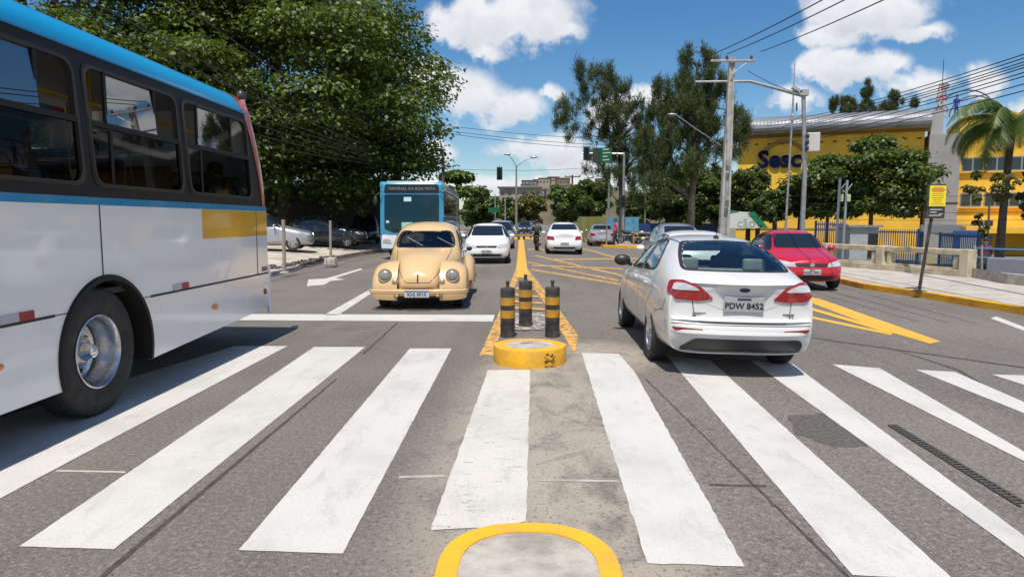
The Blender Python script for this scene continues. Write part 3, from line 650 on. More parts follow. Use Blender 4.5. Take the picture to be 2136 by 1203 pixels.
    # body-coloured blade bumper
    def bumper(sg, name):
        pr = [(.0, -.040), (.022, -.034), (.032, -.010), (.018, .002), (.032, .014), (.022, .032), (0, .038), (-.02, .03), (-.02, -.03)]; rows = []
        for k in range(25):
            t = -1+2*k/24; x = .83*math.sin(t*PI/2*.98) if abs(t) < 2 else 0; y = 1.90-.20*abs(t)**3.2
            nx, ny = .5*t**3, 1; rows.append([(x+nx*a*.5, sg*(y+ny*a), .335+b_) for a, b_ in pr+pr[:1]])
        MB().grid(rows).build(name, pm, root, smooth='all')
    bumper(1, 'front_bumper'); bumper(-1.05, 'rear_bumper')
    b = MB()
    for x in (-.34, .34): b.box((x, 1.85, .31), (.045, .14, .13))
    b.build('bumper_bracket', pm, root, bevel=.01)
    MB().prism([(1.30, .20), (1.78, .24), (1.80, .36), (1.30, .40)], 'X', -.42, .42).build('front_apron', pm, root, bevel=.02)
    o = MB().box((0, 1.965, .305), (.41, .012, .125)).build('number_plate', M_PLATE, root, bevel=.005)
    text('KHJ 0F10', .082, 'plate_text', mat('plate_blue', (.05, .07, .16), .5), o, frame((0, 1.973, .292), (-1, 0, 0), (0, 0, 1)), .001, bold=.002)
    MB().box((0, 1.974, .354), (.40, .004, .022)).build('plate_strip', mat('plate_band', (.03, .09, .35), .5), o)
    for y in (1.22, -1.20):
        for s in (-1, 1): wheel(root, s*.735, y, .305, .165, 'disc', M_CHR)
    for s in (-1, 1): MB().sphere((s*.62, -1.78, .62), (.07, .05, .10)).build('tail_light', M_RED, root, smooth='all')
    return root
# ------------------------------------------------------------ buses
M_BWHITE = paint('bus_white', (.84, .835, .825), .2); M_BBLUE = paint('bus_blue', (.004, .33, .64), .34); M_BSTRIPE = paint('bus_stripe', (.004, .24, .48), .3)
M_BRED = paint('bus_red', (.58, .085, .035), .35); M_BYEL = paint('bus_yellow', (.78, .40, .012), .3)
M_BBLK = mat('bus_black_band', (.020, .018, .017), .45, spec=.2)
def bus_wheel(root, x, y, r, s, name='wheel'):
    w = .28
    t = MB().lathe([(.285, -w/2), (r*.88, -w/2), (r*.97, -w*.42), (r, -w*.30), (r, w*.30), (r*.975, w*.42), (r*.93, w*.475), (r*.80, w/2), (.33, w*.49), (.285, w*.42)], axis='X', n=56, cap=False)
    for k in range(56):   # tread blocks
        a = 2*PI*k/56; ca, sa = math.cos(a), math.sin(a)
        t.add([(w*.44, ca*r*.965-sa*.012, sa*r*.965+ca*.012), (w*.44, ca*r*.965+sa*.012, sa*r*.965-ca*.012), (w*.30, ca*(r+.007)+sa*.012, sa*(r+.007)-ca*.012), (w*.30, ca*(r+.007)-sa*.012, sa*(r+.007)+ca*.012)], [(0, 1, 2, 3)])
    to = t.build(name, M_TYRE, root, smooth=True); to.location = (x-s*w/2, y, r)
    if s < 0: to.rotation_euler = (0, 0, PI)
    ri = MB().lathe([(.288, w*.40), (.295, w*.47), (.283, w*.485), (.272, w*.44), (.262, w*.30), (.258, w*.10), (.238, w*.02), (.232, -w*.22), (.20, -w*.30), (.12, -w*.30), (.115, -w*.05), (.09, w*.02), (.001, w*.02)], axis='X', n=48, cap=False)
    b = c2 = ri; b.c = 1
    for k in range(8): a = 2*PI*(k+.5)/8; b.lathe([(.033, -w*.295), (.033, -w*.275), (.001, -w*.275)], (0, .175*math.cos(a), .175*math.sin(a)), 'X', 12)
    c2.c = 2
    for k in range(10): a = 2*PI*k/10; c2.lathe([(.016, -w*.30), (.016, -w*.14), (.008, -w*.10), (.001, -w*.10)], (0, .138*math.cos(a), .138*math.sin(a)), 'X', 8)
    ri.build('rim', [M_STEEL, M_BLK, M_CHR], to, smooth=True)
    c2 = MB().lathe([(.075, w*.0), (.075, w*.10), (.055, w*.20), (.05, w*.32), (.03, w*.36), (.001, w*.36)], axis='X', n=20)
    c2.build('hub', M_CHR, to, smooth=True)
def near_bus(X0, y_rear):
    """origin on the ground at the rear offside corner; local +x is the bus's left-hand side facing the road, local y runs forward-negative"""
    root = thing('bus', 'white and blue city bus cut by the left edge, rear wheel beside the crossing', 'bus', (X0, y_rear, 0))
    Lb, Wd = 11.2, 2.5; yf = -Lb
    zt, zw0, zw1, zstr0, zstr1, zseam = 3.13, 1.735, 2.865, 1.675, 1.735, .875
    ya, ra, zc = -3.50, .605, .49   # wheel arch
    lean = lambda z: 0 if z < 1.735 else -.07*((z-1.735)/1.13)**1.6
    tailx = lambda z: 0 if z < 1.75 else -.30*((z-1.75)/1.3)**1.8     # how far the rear leans forward at height z
    # lower side, a single sheet with the arch cut out of it
    arc = [(ya+ra*math.cos(R(a)), zc+ra*math.sin(R(a))) for a in np.linspace(-17, 197, 40)]
    for s, xo in ((1, 0.), (-1, -Wd)):
        def sheet(poly, name, m, th=.02, off=0.):
            b = MB(); b.prism(poly, 'X', xo+s*off-s*th, xo+s*off); return b.build(name, m, root)
        up = [(0, zseam+.004)]+[(0, zstr0), (yf, zstr0), (yf, zseam+.004)]
        a_up = [(y, z) for y, z in arc if z > zseam+.004]
        i0 = math.sqrt(ra*ra-(zseam+.004-zc)**2)
        sheet([(0, zseam+.004), (0, zstr0), (yf, zstr0), (yf, zseam+.004), (ya-i0, zseam+.004)]+a_up[::-1]+[(ya+i0, zseam+.004)], 'upper_side_panel', M_BWHITE)
        a_lo = [(y, z) for y, z in arc if z < zseam-.004]; i1 = math.sqrt(ra*ra-(zseam-.004-zc)**2)
        lf = [p for p in a_lo if p[0] > ya]; lr = [p for p in a_lo if p[0] < ya]
        sheet([(0, zseam-.004), (ya+i1, zseam-.004)]+lf[::-1]+[(0, .43)], 'rear_skirt', M_BWHITE)
        sheet([(ya-i1, zseam-.004), (yf, zseam-.004), (yf, .31)]+lr[::-1], 'front_skirt', M_BWHITE)
        sheet([(0, zstr0), (0, zstr1), (yf, zstr1), (yf, zstr0)], 'blue_stripe', M_BSTRIPE, .02, .002)
        sheet([(-.015, 1.365), (-.015, 1.668), (-1.81, 1.668), (-1.81, 1.365)], 'yellow_panel', M_BYEL, .02, .004)
        # dark gaps between sheets
        g = MB()
        for y in (-.36, -3.545, -5.6, -7.6): g.box((xo+s*.004, y, (zstr0+zc+ra)/2+.005 if y == -3.545 else (zstr0+zseam)/2), (.004, .008, zstr0-zc-ra-.01 if y == -3.545 else zstr0-zseam))
        ye = ya+ra+.02; g.box((xo-s*.006, ye/2, zseam), (.02, -ye-.02, .02)); yq = ya-ra-.02; g.box((xo-s*.006, (yf+yq)/2, zseam), (.02, yq-yf-.02, .02)); g.build('panel_gap', M_BLK, root)
        # arch lip
        rows = [[(xo+s*x, ya+r_*math.cos(R(a)), zc+r_*math.sin(R(a))) for x, r_ in ((.002, ra+.028), (.022, ra+.016), (.024, ra-.02), (-.05, ra-.03), (-.30, ra-.02))] for a in np.linspace(-17, 197, 48)]
        MB().grid(rows).build('arch_lip', M_BBLK, root, smooth=True)
        # window band: dark cladding with real openings
        wins = [(-.42, -2.06), (-2.13, -3.60), (-3.68, -5.15), (-5.23, -6.70), (-6.78, -8.25), (-8.33, -9.8)]
        z0, z1 = 1.815, 2.775
        b = MB()
        X = lambda z, o=0.: xo+s*(lean(z)+o)
        def q(ya_, yb, za, zb_, o=0.):
            n = 6; b.grid([[(X(za+(zb_-za)*k/n, o), min(y, tailx(za+(zb_-za)*k/n)-.07), za+(zb_-za)*k/n) for k in range(n+1)] for y in (ya_, yb)])
        q(-.02, yf, zstr1, z0+.02); q(-.02, yf, z1-.02, zw1)
        ed = [-.02]+[e for w_ in wins for e in w_]+[yf]
        for k in range(0, len(ed), 2): q(ed[k]+(.04 if k else 0), ed[k+1]-.04, z0, z1)
        b.build('window_band', M_BBLK, root)
        for (wa, wb) in wins:
            mk = lambda p, o=0.: (X(p[1], o), p[0], p[1])
            po = rp([(wa, z0), (wa, z1), (wb, z1), (wb, z0)], .13, 6); pi = [((p[0]-(wa+wb)/2)*.945+(wa+wb)/2, (p[1]-2.295)*.935+2.295) for p in po]; pm_ = [((p[0]-(wa+wb)/2)*.97+(wa+wb)/2, (p[1]-2.295)*.965+2.295) for p in po]
            b = MB(); v, f = ring(po, pm_, lambda p: mk(p, .006)); b.add(v, f); v, f = ring(pm_, pi, lambda p: mk(p, .014)); b.add(v, f); n = len(po)
            v = [mk(p, .014) for p in pi]+[mk(p, -.04) for p in pi]; b.add(v, [(k, (k+1) % n, n+(k+1) % n, n+k) for k in range(n)])
            v = [mk(p, .006) for p in pm_]+[mk(p, .014) for p in pm_]; b.add(v, [(k, (k+1) % n, n+(k+1) % n, n+k) for k in range(n)])
            fo = b.build('window', mat('window_frame', (.045, .038, .033), .4, spec=.25), root, smooth=True)
            zm = z0+.50; yi0, yi1 = pi[0][0], wb+.05
            b = MB(); b.box((X(zm, -.006), (wa+wb)/2, zm), (.03, abs(wb-wa)*.94, .045)); ym = wa+(wb-wa)*.28; ym2 = wa+(wb-wa)*.80
            for y_ in (ym2,): b.box((X(2.55, -.012), y_, 2.54), (.02, .035, .44)); b.box((X(2.05, -.012), y_, 2.06), (.02, .035, .44))
            b.box((X(2.55, -.022), ym, 2.54), (.02, .035, .44))
            b.build('glazing_bar', M_BBLK, fo)
            gl = glass('bus_glass', (.19, .20, .21), .008, 1.5, .34)
            b = MB()
            for ya_, yb, za, zb_ in ((wa-.05, ym2, z0+.03, zm), (ym2, wb+.04, z0+.03, zm), (ym, ym2, zm, z1-.03)):
                b.add([mk((ya_, za), -.012), mk((yb, za), -.012), mk((yb, zb_), -.012), mk((ya_, zb_), -.012)], [(0, 1, 2, 3)])
            b.build('pane', gl, fo)
        # lamps and reflective strips
        for y in (-.88, -3.98-.25, -6.2): pass
        for y in (-1.60, -4.72): MB().lathe([(.052, 0), (.046, s*.014), (.02, s*.022), (.001, s*.024)], (0, 0, 0), 'X', 20).build('marker_lamp', M_AMB, root, smooth=True).matrix_local = Matrix.Translation((xo, y, .62)) @ Matrix.Diagonal((1, 1.45, .62, 1))
        MB().lathe([(.04, 0), (.03, s*.02), (.001, s*.022)], (xo, -.14, .64), 'X', 14).build('marker_lamp', M_RED, root, smooth=True)
        for y in (-2.32, -4.50, -6.6):
            t = MB().box((xo+s*.004, y+.0, .915), (.006, .30, .058)).build('reflective_strip', mat('strip_white', (.45, .46, .49), .3), root)
            MB().box((xo+s*.0055, y+.085, .915), (.007, .14, .060)).build('red_half', mat('strip_red', (.35, .03, .03), .3), t)
        t = MB().box((xo+s*.004, -.13, .935), (.008, .17, .055)).build('reflective_strip', mat('strip_brown', (.22, .12, .09), .4), root)
    # roof, rolled at the edges
    prof = []
    for k in range(13):
        a = PI/2*k/12; prof.append((-.07-.30+.30*math.cos(a), zw1+(.255)*math.sin(a)))
    full = prof+[(-Wd/2, zt+.02)]+[(-Wd-x, z) for x, z in prof[::-1]]
    rows = [[(x, y+tailx(z)*(1 if y > -1 else 0), z) for x, z in full] for y in (-.26, -1.5, -4, -7, yf)]
    MB().grid(rows).build('roof', M_BBLUE, root, smooth=True)
    MB().box((-.065, yf/2-.1, zw1-.006), (.022, Lb-.6, .016)).build('rain_gutter', mat('gutter', (.02, .25, .50), .4), root)
    # red rear cap following the leaning tail
    rows = []
    for i, yy in enumerate((.0, -.02, -.10)):
        row = [(.005, -.05*(i > 0)-.05*(i > 1), 1.735)]
        for z in np.linspace(1.735, zw1, 10): row.append((lean(z)+.007-(.02 if i == 0 else 0), tailx(z)+(0 if i == 0 else -.10 if i == 1 else -.15-.10*((z-1.735)/1.13)), z))
        for x, z in full[1:-1]: row.append((x, tailx(z)+(0 if i == 0 else -.06 if i == 1 else -.30), z+(-.03 if i == 0 else .006)))
        for z in np.linspace(zw1, 1.735, 10): row.append((-Wd-lean(z)-.004, tailx(z)+(0 if i == 0 else -.05), z))
        rows.append(row)
    MB().grid(rows).build('rear_cap', M_BRED, root, smooth=True)
    back = [(-.005, z) for z in (.45, .9, 1.735)]
    zs = list(np.linspace(.45, 1.735, 5))+list(np.linspace(1.80, 3.05, 9))
    MB().grid([[(lean(z)-.02, tailx(z)-.004, z), (-Wd/2, tailx(z)+.05-.05*(z > 3), z), (-Wd-lean(z)+.02, tailx(z)-.004, z)] for z in zs]).build('rear_panel', M_BWHITE, root, smooth=True)
    MB().box((-.012, .03, .66), (.05, .05, .64)).box((-Wd/2, .05, .60), (Wd-.1, .10, .30)).build('rear_bumper', M_BWHITE, root, bevel=.015)
    MB().sphere((-.17, -.24, 3.10), (.055, .07, .075), 14, 10).build('rear_lamp', mat('lamp_black', (.04, .035, .04), .3), root, smooth='all')
    # the front end (out of the picture) closes the shell
    MB().box((-Wd/2, yf, 1.75), (Wd, .06, 2.7)).build('front_panel', M_BWHITE, root)
    # inside: floor, ceiling, rails, seats
    MB().box((-Wd/2, yf/2, .98), (Wd-.1, Lb-.1, .05)).box((-Wd/2, yf/2, .44), (Wd-.75, Lb-.2, .05)).build('floor', M_DKIN, root)
    MB().box((-Wd/2, yf/2, 2.93), (Wd-.5, Lb-.6, .03)).build('ceiling', mat('bus_ceiling', (.30, .30, .31), .7), root)
    MB().box((-Wd+.10, yf/2, 1.36), (.03, Lb-.1, .72)).build('inner_lining', mat('bus_lining', (.12, .12, .13), .7), root)
    b = MB()
    for x in (-.62, -1.88): b.tube([(x, -.5, 2.62), (x, yf+.3, 2.62)], .016, 8)
    for y in (-1.0, -2.6, -4.2, -5.8, -7.4):
        for x in (-.62, -1.88): b.tube([(x, y, 1.0), (x, y, 2.9)], .016, 8)
    b.build('handrail', mat('rail_yellow', (.70, .40, .02), .35), root, smooth=True)
    for y in np.arange(-.75, -9, -.82):
        for x in (-.36, -2.10):
            MB().box((x, y, 1.42), (.44, .42, .07)).box((x, y+.22, 1.74), (.44, .07, .70), rx=R(-8)).box((x, y, 1.20), (.08, .3, .4)).build('bus_seat', mat('bus_seat', (.04, .045, .07), .6), root, bevel=.02)
    bus_wheel(root, -.02, ya-.10, .515, 1); bus_wheel(root, -Wd+.045, ya-.06, .49, -1)
    bus_wheel(root, -.045, -8.9, .49, 1); bus_wheel(root, -Wd+.045, -8.9, .49, -1)
    b = MB().box((-Wd/2, ya-.06, .49), (1.9, .2, .2)).box((-Wd/2, -3.5, .80), (Wd-.72, 1.4, .35)).box((-Wd/2, -1.4, .66), (1.9, 2.4, .4)); b.build('axle', M_BLK, root)
    return root
def far_bus(loc, rz):
    root = thing('bus', 'blue-fronted city bus standing behind the cream car under the tree', 'bus', loc, rz)
    w, h, L = 1.27, 3.16, 11.
    blue = paint('bus_front_blue', (.02, .24, .40), .3); dark = mat('bus_windscreen', (.008, .030, .042), .06, coat=0, spec=.35)
    # body shell: rounded box, front at +y
    prof = [(-w, .35), (-w, 2.85), (-w+.06, 3.05), (-w+.25, h), (w-.25, h), (w-.06, 3.05), (w, 2.85), (w, .35)]
    MB().prism(prof, 'Y', -L, -.40).build('body', M_BWHITE, root, bevel=.03)
    front = [(0, .38), (.05, .8), (.06, 1.2), (.04, 1.7), (-.02, 2.4), (-.10, 3.0)]
    F = lambda z: float(np.interp(z, [p[1] for p in front], [p[0] for p in front]))
    rows = [[(x*w, F(z)-.10*abs(x)**4-.0, z) for x in np.linspace(-1, 1, 13)] for z in np.linspace(.38, 3.10, 16)]
    rows.insert(0, [(x*w, -.45, .38) for x in np.linspace(-1, 1, 13)]); rows.append([(x*w, -.45, 3.15) for x in np.linspace(-1, 1, 13)])
    o = MB().grid(rows).build('front_shell', blue, root, smooth='all'); bvh = BVHTree.FromObject(o, bpy.context.evaluated_depsgraph_get())
    decal(bvh, rp([(-1.10, 1.22), (-.75, 1.08), (.75, 1.08), (1.10, 1.22), (1.10, 2.62), (-1.10, 2.62)], .08), 'F', dark, 'windscreen', root, .006, .2)
    d = decal(bvh, rp([(-1.12, 2.66), (1.12, 2.66), (1.06, 3.02), (-1.06, 3.02)], .06), 'F', mat('sign_black', (.012, .012, .013), .25), 'destination_display', root, .008, .2)
    text('TERMINAL DA BOA VISTA', .165, 'display_text', mat('led_grey', (.30, .31, .33), .6), d, frame((0, F(2.84)+.032, 2.84), (-1, 0, 0), (0, .12, 1)), .002)
    decal(bvh, rp([(-1.24, .45), (1.24, .45), (1.24, .66), (1.20, 1.0), (.80, .98), (-.80, .98), (-1.20, 1.0), (-1.24, .66)], .05), 'F', M_BWHITE, 'front_bumper', root, .010, .15)
    for s in (-1, 1):
        q = rp([(.82, .66), (1.18, .68), (1.16, .86), (.88, .82)], .04); hd = decal(bvh, q if s > 0 else mir(q), 'F', M_CLR, 'headlight', root, .022, .1)
        decal(bvh, rp([(s*.05-.045, 1.15), (s*.05+.045, 1.15), (s*.05+.045, 2.6), (s*.05-.045, 2.6)], .01), 'F', M_BLK, 'wiper_shadow_bar', root, .009, .3) if s > 5 else None
        MB().tube([(s*.1, F(1.1)+.03, 1.13), (s*.75, F(1.3)+.03, 1.32)], .014, 6).build('wiper', M_BLK, root)
        MB().sphere((s*1.42, .12, 2.35), (.09, .07, .19)).tube([(s*1.15, -.05, 2.75), (s*1.42, .1, 2.55)], .02, 6).build('wing_mirror', M_BLK, root, smooth=True)
    for x, z, ww, hh, m in ((.16, 2.42, .30, .17, mat('sticker_pale', (.45, .62, .66), .5)), (.18, 1.32, .44, .36, mat('sticker_mint', (.30, .58, .56), .5)), (-.26, 1.36, .26, .28, mat('sticker_blue', (.03, .10, .45), .5)), (.97, 1.52, .12, .10, mat('sticker_pale', (.5, .5, .5)))):
        decal(bvh, [(x-ww/2, z-hh/2), (x+ww/2, z-hh/2), (x+ww/2, z+hh/2), (x-ww/2, z+hh/2)], 'F', m, 'windscreen_sticker', root, .012, .3)
    for s in (-1, 1):
        MB().box((s*(w+.002), -L/2, 2.28), (.012, L-.8, 1.0)).build('side_glazing', M_BBLK, root)
        for k in range(7):
            f = MB().box((s*(w+.010), -1.2-k*1.38, 2.28), (.01, 1.2, .86)).build('window', M_DGL, root, bevel=.004)
        MB().box((s*(w+.004), -L/2, 1.62), (.012, L-.3, .16)).box((s*(w-.02), -L/2, 2.98), (.06, L-.3, .20)).build('blue_stripe', blue, root)
        for y in (-2.4, -8.2): bus_wheel(root, s*(w-.02), y, .49, s)
        MB().box((s*(w+.002), -L/2, .42), (.01, L-.5, .10)).build('skirt_edge', M_PLAS, root)
    MB().box((0, -1.0, .32), (2.0, 1.2, .2)).build('underside', M_BLK, root)
    return root
# ------------------------------------------------------------ plants
def leaves(name, clumps, n, size, asp, m, parent, seed, up=.9, droop=0., shell=.55, hang=0., top=0.):
    """n leaf blades spread through ellipsoidal clumps (centre, radii)"""
    rg = np.random.default_rng(seed); C = np.array([c for c, r in clumps]); RR = np.array([r for c, r in clumps])
    wgt = (RR[:, 0]*RR[:, 1]*RR[:, 2])**.72; ci = rg.choice(len(clumps), n, p=wgt/wgt.sum())
    d = rg.normal(size=(n, 3)); d /= np.linalg.norm(d, axis=1)[:, None]; d[:, 2] = np.where((d[:, 2] < 0) & (rg.random(n) < top), -d[:, 2], d[:, 2]); rad = (shell+(1-shell)*rg.random(n))*(.75+.5*rg.random(n))
    pos = C[ci]+d*RR[ci]*rad[:, None]
    nr = d*.75+np.array([0, 0, up])+rg.normal(size=(n, 3))*.5; nr /= np.linalg.norm(nr, axis=1)[:, None]
    t = rg.normal(size=(n, 3))+d*.7-np.array([0, 0, droop])
    if hang: t = rg.normal(size=(n, 3))*.45+np.array([0, 0, hang])+d*.5
    t -= nr*(t*nr).sum(1)[:, None] if not hang else 0
    t /= np.linalg.norm(t, axis=1)[:, None]; b = np.cross(nr, t); b /= (np.linalg.norm(b, axis=1)[:, None]+1e-9)
    s = size*(.65+.7*rg.random(n)); a = s*asp
    v = np.empty((n, 4, 3)); fold = nr*(a*.35)[:, None]
    v[:, 0] = pos-t*(s*.5)[:, None]; v[:, 2] = pos+t*(s*.5)[:, None]; mid = pos+t*(s*.12)[:, None]
    v[:, 1] = mid+b*(a*.5)[:, None]+fold; v[:, 3] = mid-b*(a*.5)[:, None]+fold
    me = bpy.data.meshes.new(name); me.vertices.add(n*4); me.vertices.foreach_set('co', v.reshape(-1)); me.loops.add(n*4); me.loops.foreach_set('vertex_index', np.arange(n*4, dtype=np.int32))
    me.polygons.add(n); me.polygons.foreach_set('loop_start', np.arange(0, n*4, 4, dtype=np.int32)); me.update(calc_edges=True); me.materials.append(m)
    o = bpy.data.objects.new(name, me); COL.objects.link(o); o.parent = parent; return o
L_ALM = leafmat('almond_leaf', (.018, .044, .006), (.115, .175, .020), .22, .5); L_CAS = leafmat('casuarina_needle', (.040, .062, .020), (.100, .130, .045), .34, .6)
L_DRK = leafmat('dark_leaf', (.040, .078, .015), (.105, .160, .034), .32); L_MID = leafmat('mid_leaf', (.05, .09, .018), (.115, .15, .035), .3); L_OLV = leafmat('olive_leaf', (.085, .085, .018), (.15, .13, .03), .3)
L_PLM = leafmat('palm_leaf', (.050, .105, .020), (.125, .185, .038), .35, .45)
def limbs(name, base, fork, tips, r0, parent, seed, m=None, per=14):
    rn = random.Random(seed); b = MB(); base = Vector(base); fork = Vector(fork)
    mid = base.lerp(fork, .5)+Vector((rn.uniform(-.1, .1), rn.uniform(-.1, .1), 0))*r0*4
    b.tube([base, base+(fork-base)*.08, mid, fork], [r0*1.35, r0*1.05, r0*.9, r0*.75], 10)
    tips = tips if len(tips) <= per else rn.sample(tips, per)
    for t in tips:
        t = Vector(t); l = (t-fork).length; m1 = fork.lerp(t, .35)+Vector((rn.uniform(-.08, .08)*l, rn.uniform(-.08, .08)*l, l*.08)); m2 = fork.lerp(t, .7)+Vector((rn.uniform(-.05, .05)*l, rn.uniform(-.05, .05)*l, l*.07))
        b.tube([fork-Vector((0, 0, r0*.8)), m1, m2, t], [r0*.5, r0*.33, r0*.2, r0*.06], 7)
    return b.build(name, m or M_BARK, parent, smooth=True)
def tier_tree(label, loc, R_, z0, z1, nclump, nleaf, size, m, seed, group=None, cat='tree', name='almond_tree', trunk_r=.35, fork=.35, flat=.42, keep=None, cr=1.0, asp=.6, tiers=5, up=.9, top=0., shell=.55):
    """spreading tree with layered boughs"""
    root = thing(name, label, cat, loc, 0, group); rn = random.Random(seed); cl = []
    while len(cl) < nclump:
        t = rn.random(); tier = round(t*(tiers-1))/(tiers-1); z = z0+(z1-z0)*(tier*.75+t*.25)
        prof = (1-(abs(tier-.36)/.72)**2.2) if tier >= .36 else 1-(.36-tier)*.9
        rr = R_*max(.15, prof)*math.sqrt(rn.uniform(.12, 1)); a = rn.uniform(0, 2*PI); dr = -.10*rr*rn.random()
        c = (rr*math.cos(a), rr*math.sin(a), z+dr)
        if keep and not keep(Vector(c)+Vector(loc)): continue
        k = rn.uniform(.7, 1.35)*cr; cl.append((c, (k*1.25, k*1.25, k*flat*1.25)))
    leaves('crown', cl, nleaf, size, asp, m, root, seed, up, top=top, shell=shell)
    limbs('trunk', (0, 0, -1.4), (0, 0, z0+(z1-z0)*fork*.5), [c for c, r in cl], trunk_r, root, seed, per=26)
    return root
def round_tree(label, loc, radii, zc, nclump, nleaf, size, m, seed, group=None, name='tree', trunk_r=.2, cr=.32, asp=.55, lean=(0, 0), hang=0., per=12):
    root = thing(name, label, 'tree', loc, 0, group); rn = random.Random(seed); cl = []
    for _ in range(nclump):
        d = Vector((rn.gauss(0, 1), rn.gauss(0, 1), rn.gauss(0, 1))).normalized()*(rn.random()**.45); c = (d.x*radii[0]+lean[0], d.y*radii[1]+lean[1], zc+d.z*radii[2])
        k = rn.uniform(.6, 1.3)*cr*min(radii); cl.append((c, (k, k, k*.72)))
    leaves('crown', cl, nleaf, size, asp, m, root, seed, .7, hang=hang)
    limbs('trunk', (0, 0, -1.4), (lean[0]*.6, lean[1]*.6, max(.5, zc-radii[2]*.5)), [c for c, r in cl], trunk_r, root, seed, per=per)
    return root
def casuarina(label, loc, plumes, m, seed, nleaf, trunk_pts, r0, group=None, size=.42, asp=.085):
    """wispy tree: plumes = (centre, radii, drooping)"""
    root = thing('casuarina_tree', label, 'tree', loc, 0, group); rn = random.Random(seed); cl = []
    for (c, rad, k) in plumes:
        for _ in range(k):
            d = Vector((rn.gauss(0, .5), rn.gauss(0, .5), rn.gauss(0, .5))); cc = (c[0]+d.x*rad[0], c[1]+d.y*rad[1], c[2]+d.z*rad[2]); q = rn.uniform(.35, .85); cl.append((cc, (q*.6, q*.6, q*1.0)))
    leaves('crown', cl, nleaf, size, asp, m, root, seed, .2, shell=.1, hang=.75)
    b = MB(); b.tube(trunk_pts, [r0*(1-.75*i/(len(trunk_pts)-1)) for i in range(len(trunk_pts))], 9)
    tp = [Vector(p) for p in trunk_pts]
    for c, rad in rn.sample(cl, min(46, len(cl))):
        c = Vector(c); p = min(tp[1:], key=lambda q: (q-c+Vector((0, 0, 1.2))).length); b.tube([p, p.lerp(c, .5)+Vector((0, 0, .25)), c], [r0*.25, r0*.14, r0*.04], 6)
    b.build('trunk', M_BARK, root, smooth=True); return root
def palm(label, loc, h, nf, fl, seed, r0=.2):
    root = thing('palm_tree', label, 'tree', loc); rn = random.Random(seed); top = Vector((.25, 0, h)); fr = MB(); rc = MB()
    for k in range(nf):
        a = 2*PI*k*.382+rn.uniform(-.2, .2); e0 = R(rn.uniform(28, 84)); l = fl*rn.uniform(.8, 1.1); p = top.copy(); pts = [p.copy()]; e = e0; n = 12
        for i in range(n):
            e -= R(rn.uniform(8, 13))*(1+.3*i/n); p = p+Vector((math.cos(a)*math.cos(e), math.sin(a)*math.cos(e), math.sin(e)))*(l/n); pts.append(p.copy())
        rc.tube(pts, [.045*(1-.85*i/n) for i in range(n+1)], 5)
        for i in range(60):
            t = .1+.9*i/60; q = t*n; i0 = min(n-1, int(q)); c = pts[i0].lerp(pts[i0+1], q-i0); d = (pts[i0+1]-pts[i0]).normalized(); s_ = d.cross(Vector((0, 0, 1))).normalized(); ll = .82*math.sin(PI*min(1, .18+t*.8))*fl/3.2
            for sg in (-1, 1):
                tip = c+(s_*sg*.8+d*.5+Vector((0, 0, -.55-rn.random()*.25)))*ll; w_ = d*.034
                fr.add([c-w_, c+w_, tip], [(0, 1, 2)])
    fr.build('frond', L_PLM, root, fix=False); rc.build('frond_stem', mat('frond_stem', (.16, .15, .06), .6), root, smooth=True)
    b = MB(); b.tube([(0, 0, -.2), (.05, 0, h*.4), (.16, 0, h*.8), top], [r0*1.3, r0, r0*.92, r0*.95], 12); b.sphere(top, (.34, .34, .5), 10, 6); b.build('trunk', M_BARK, root, smooth=True)
    return root
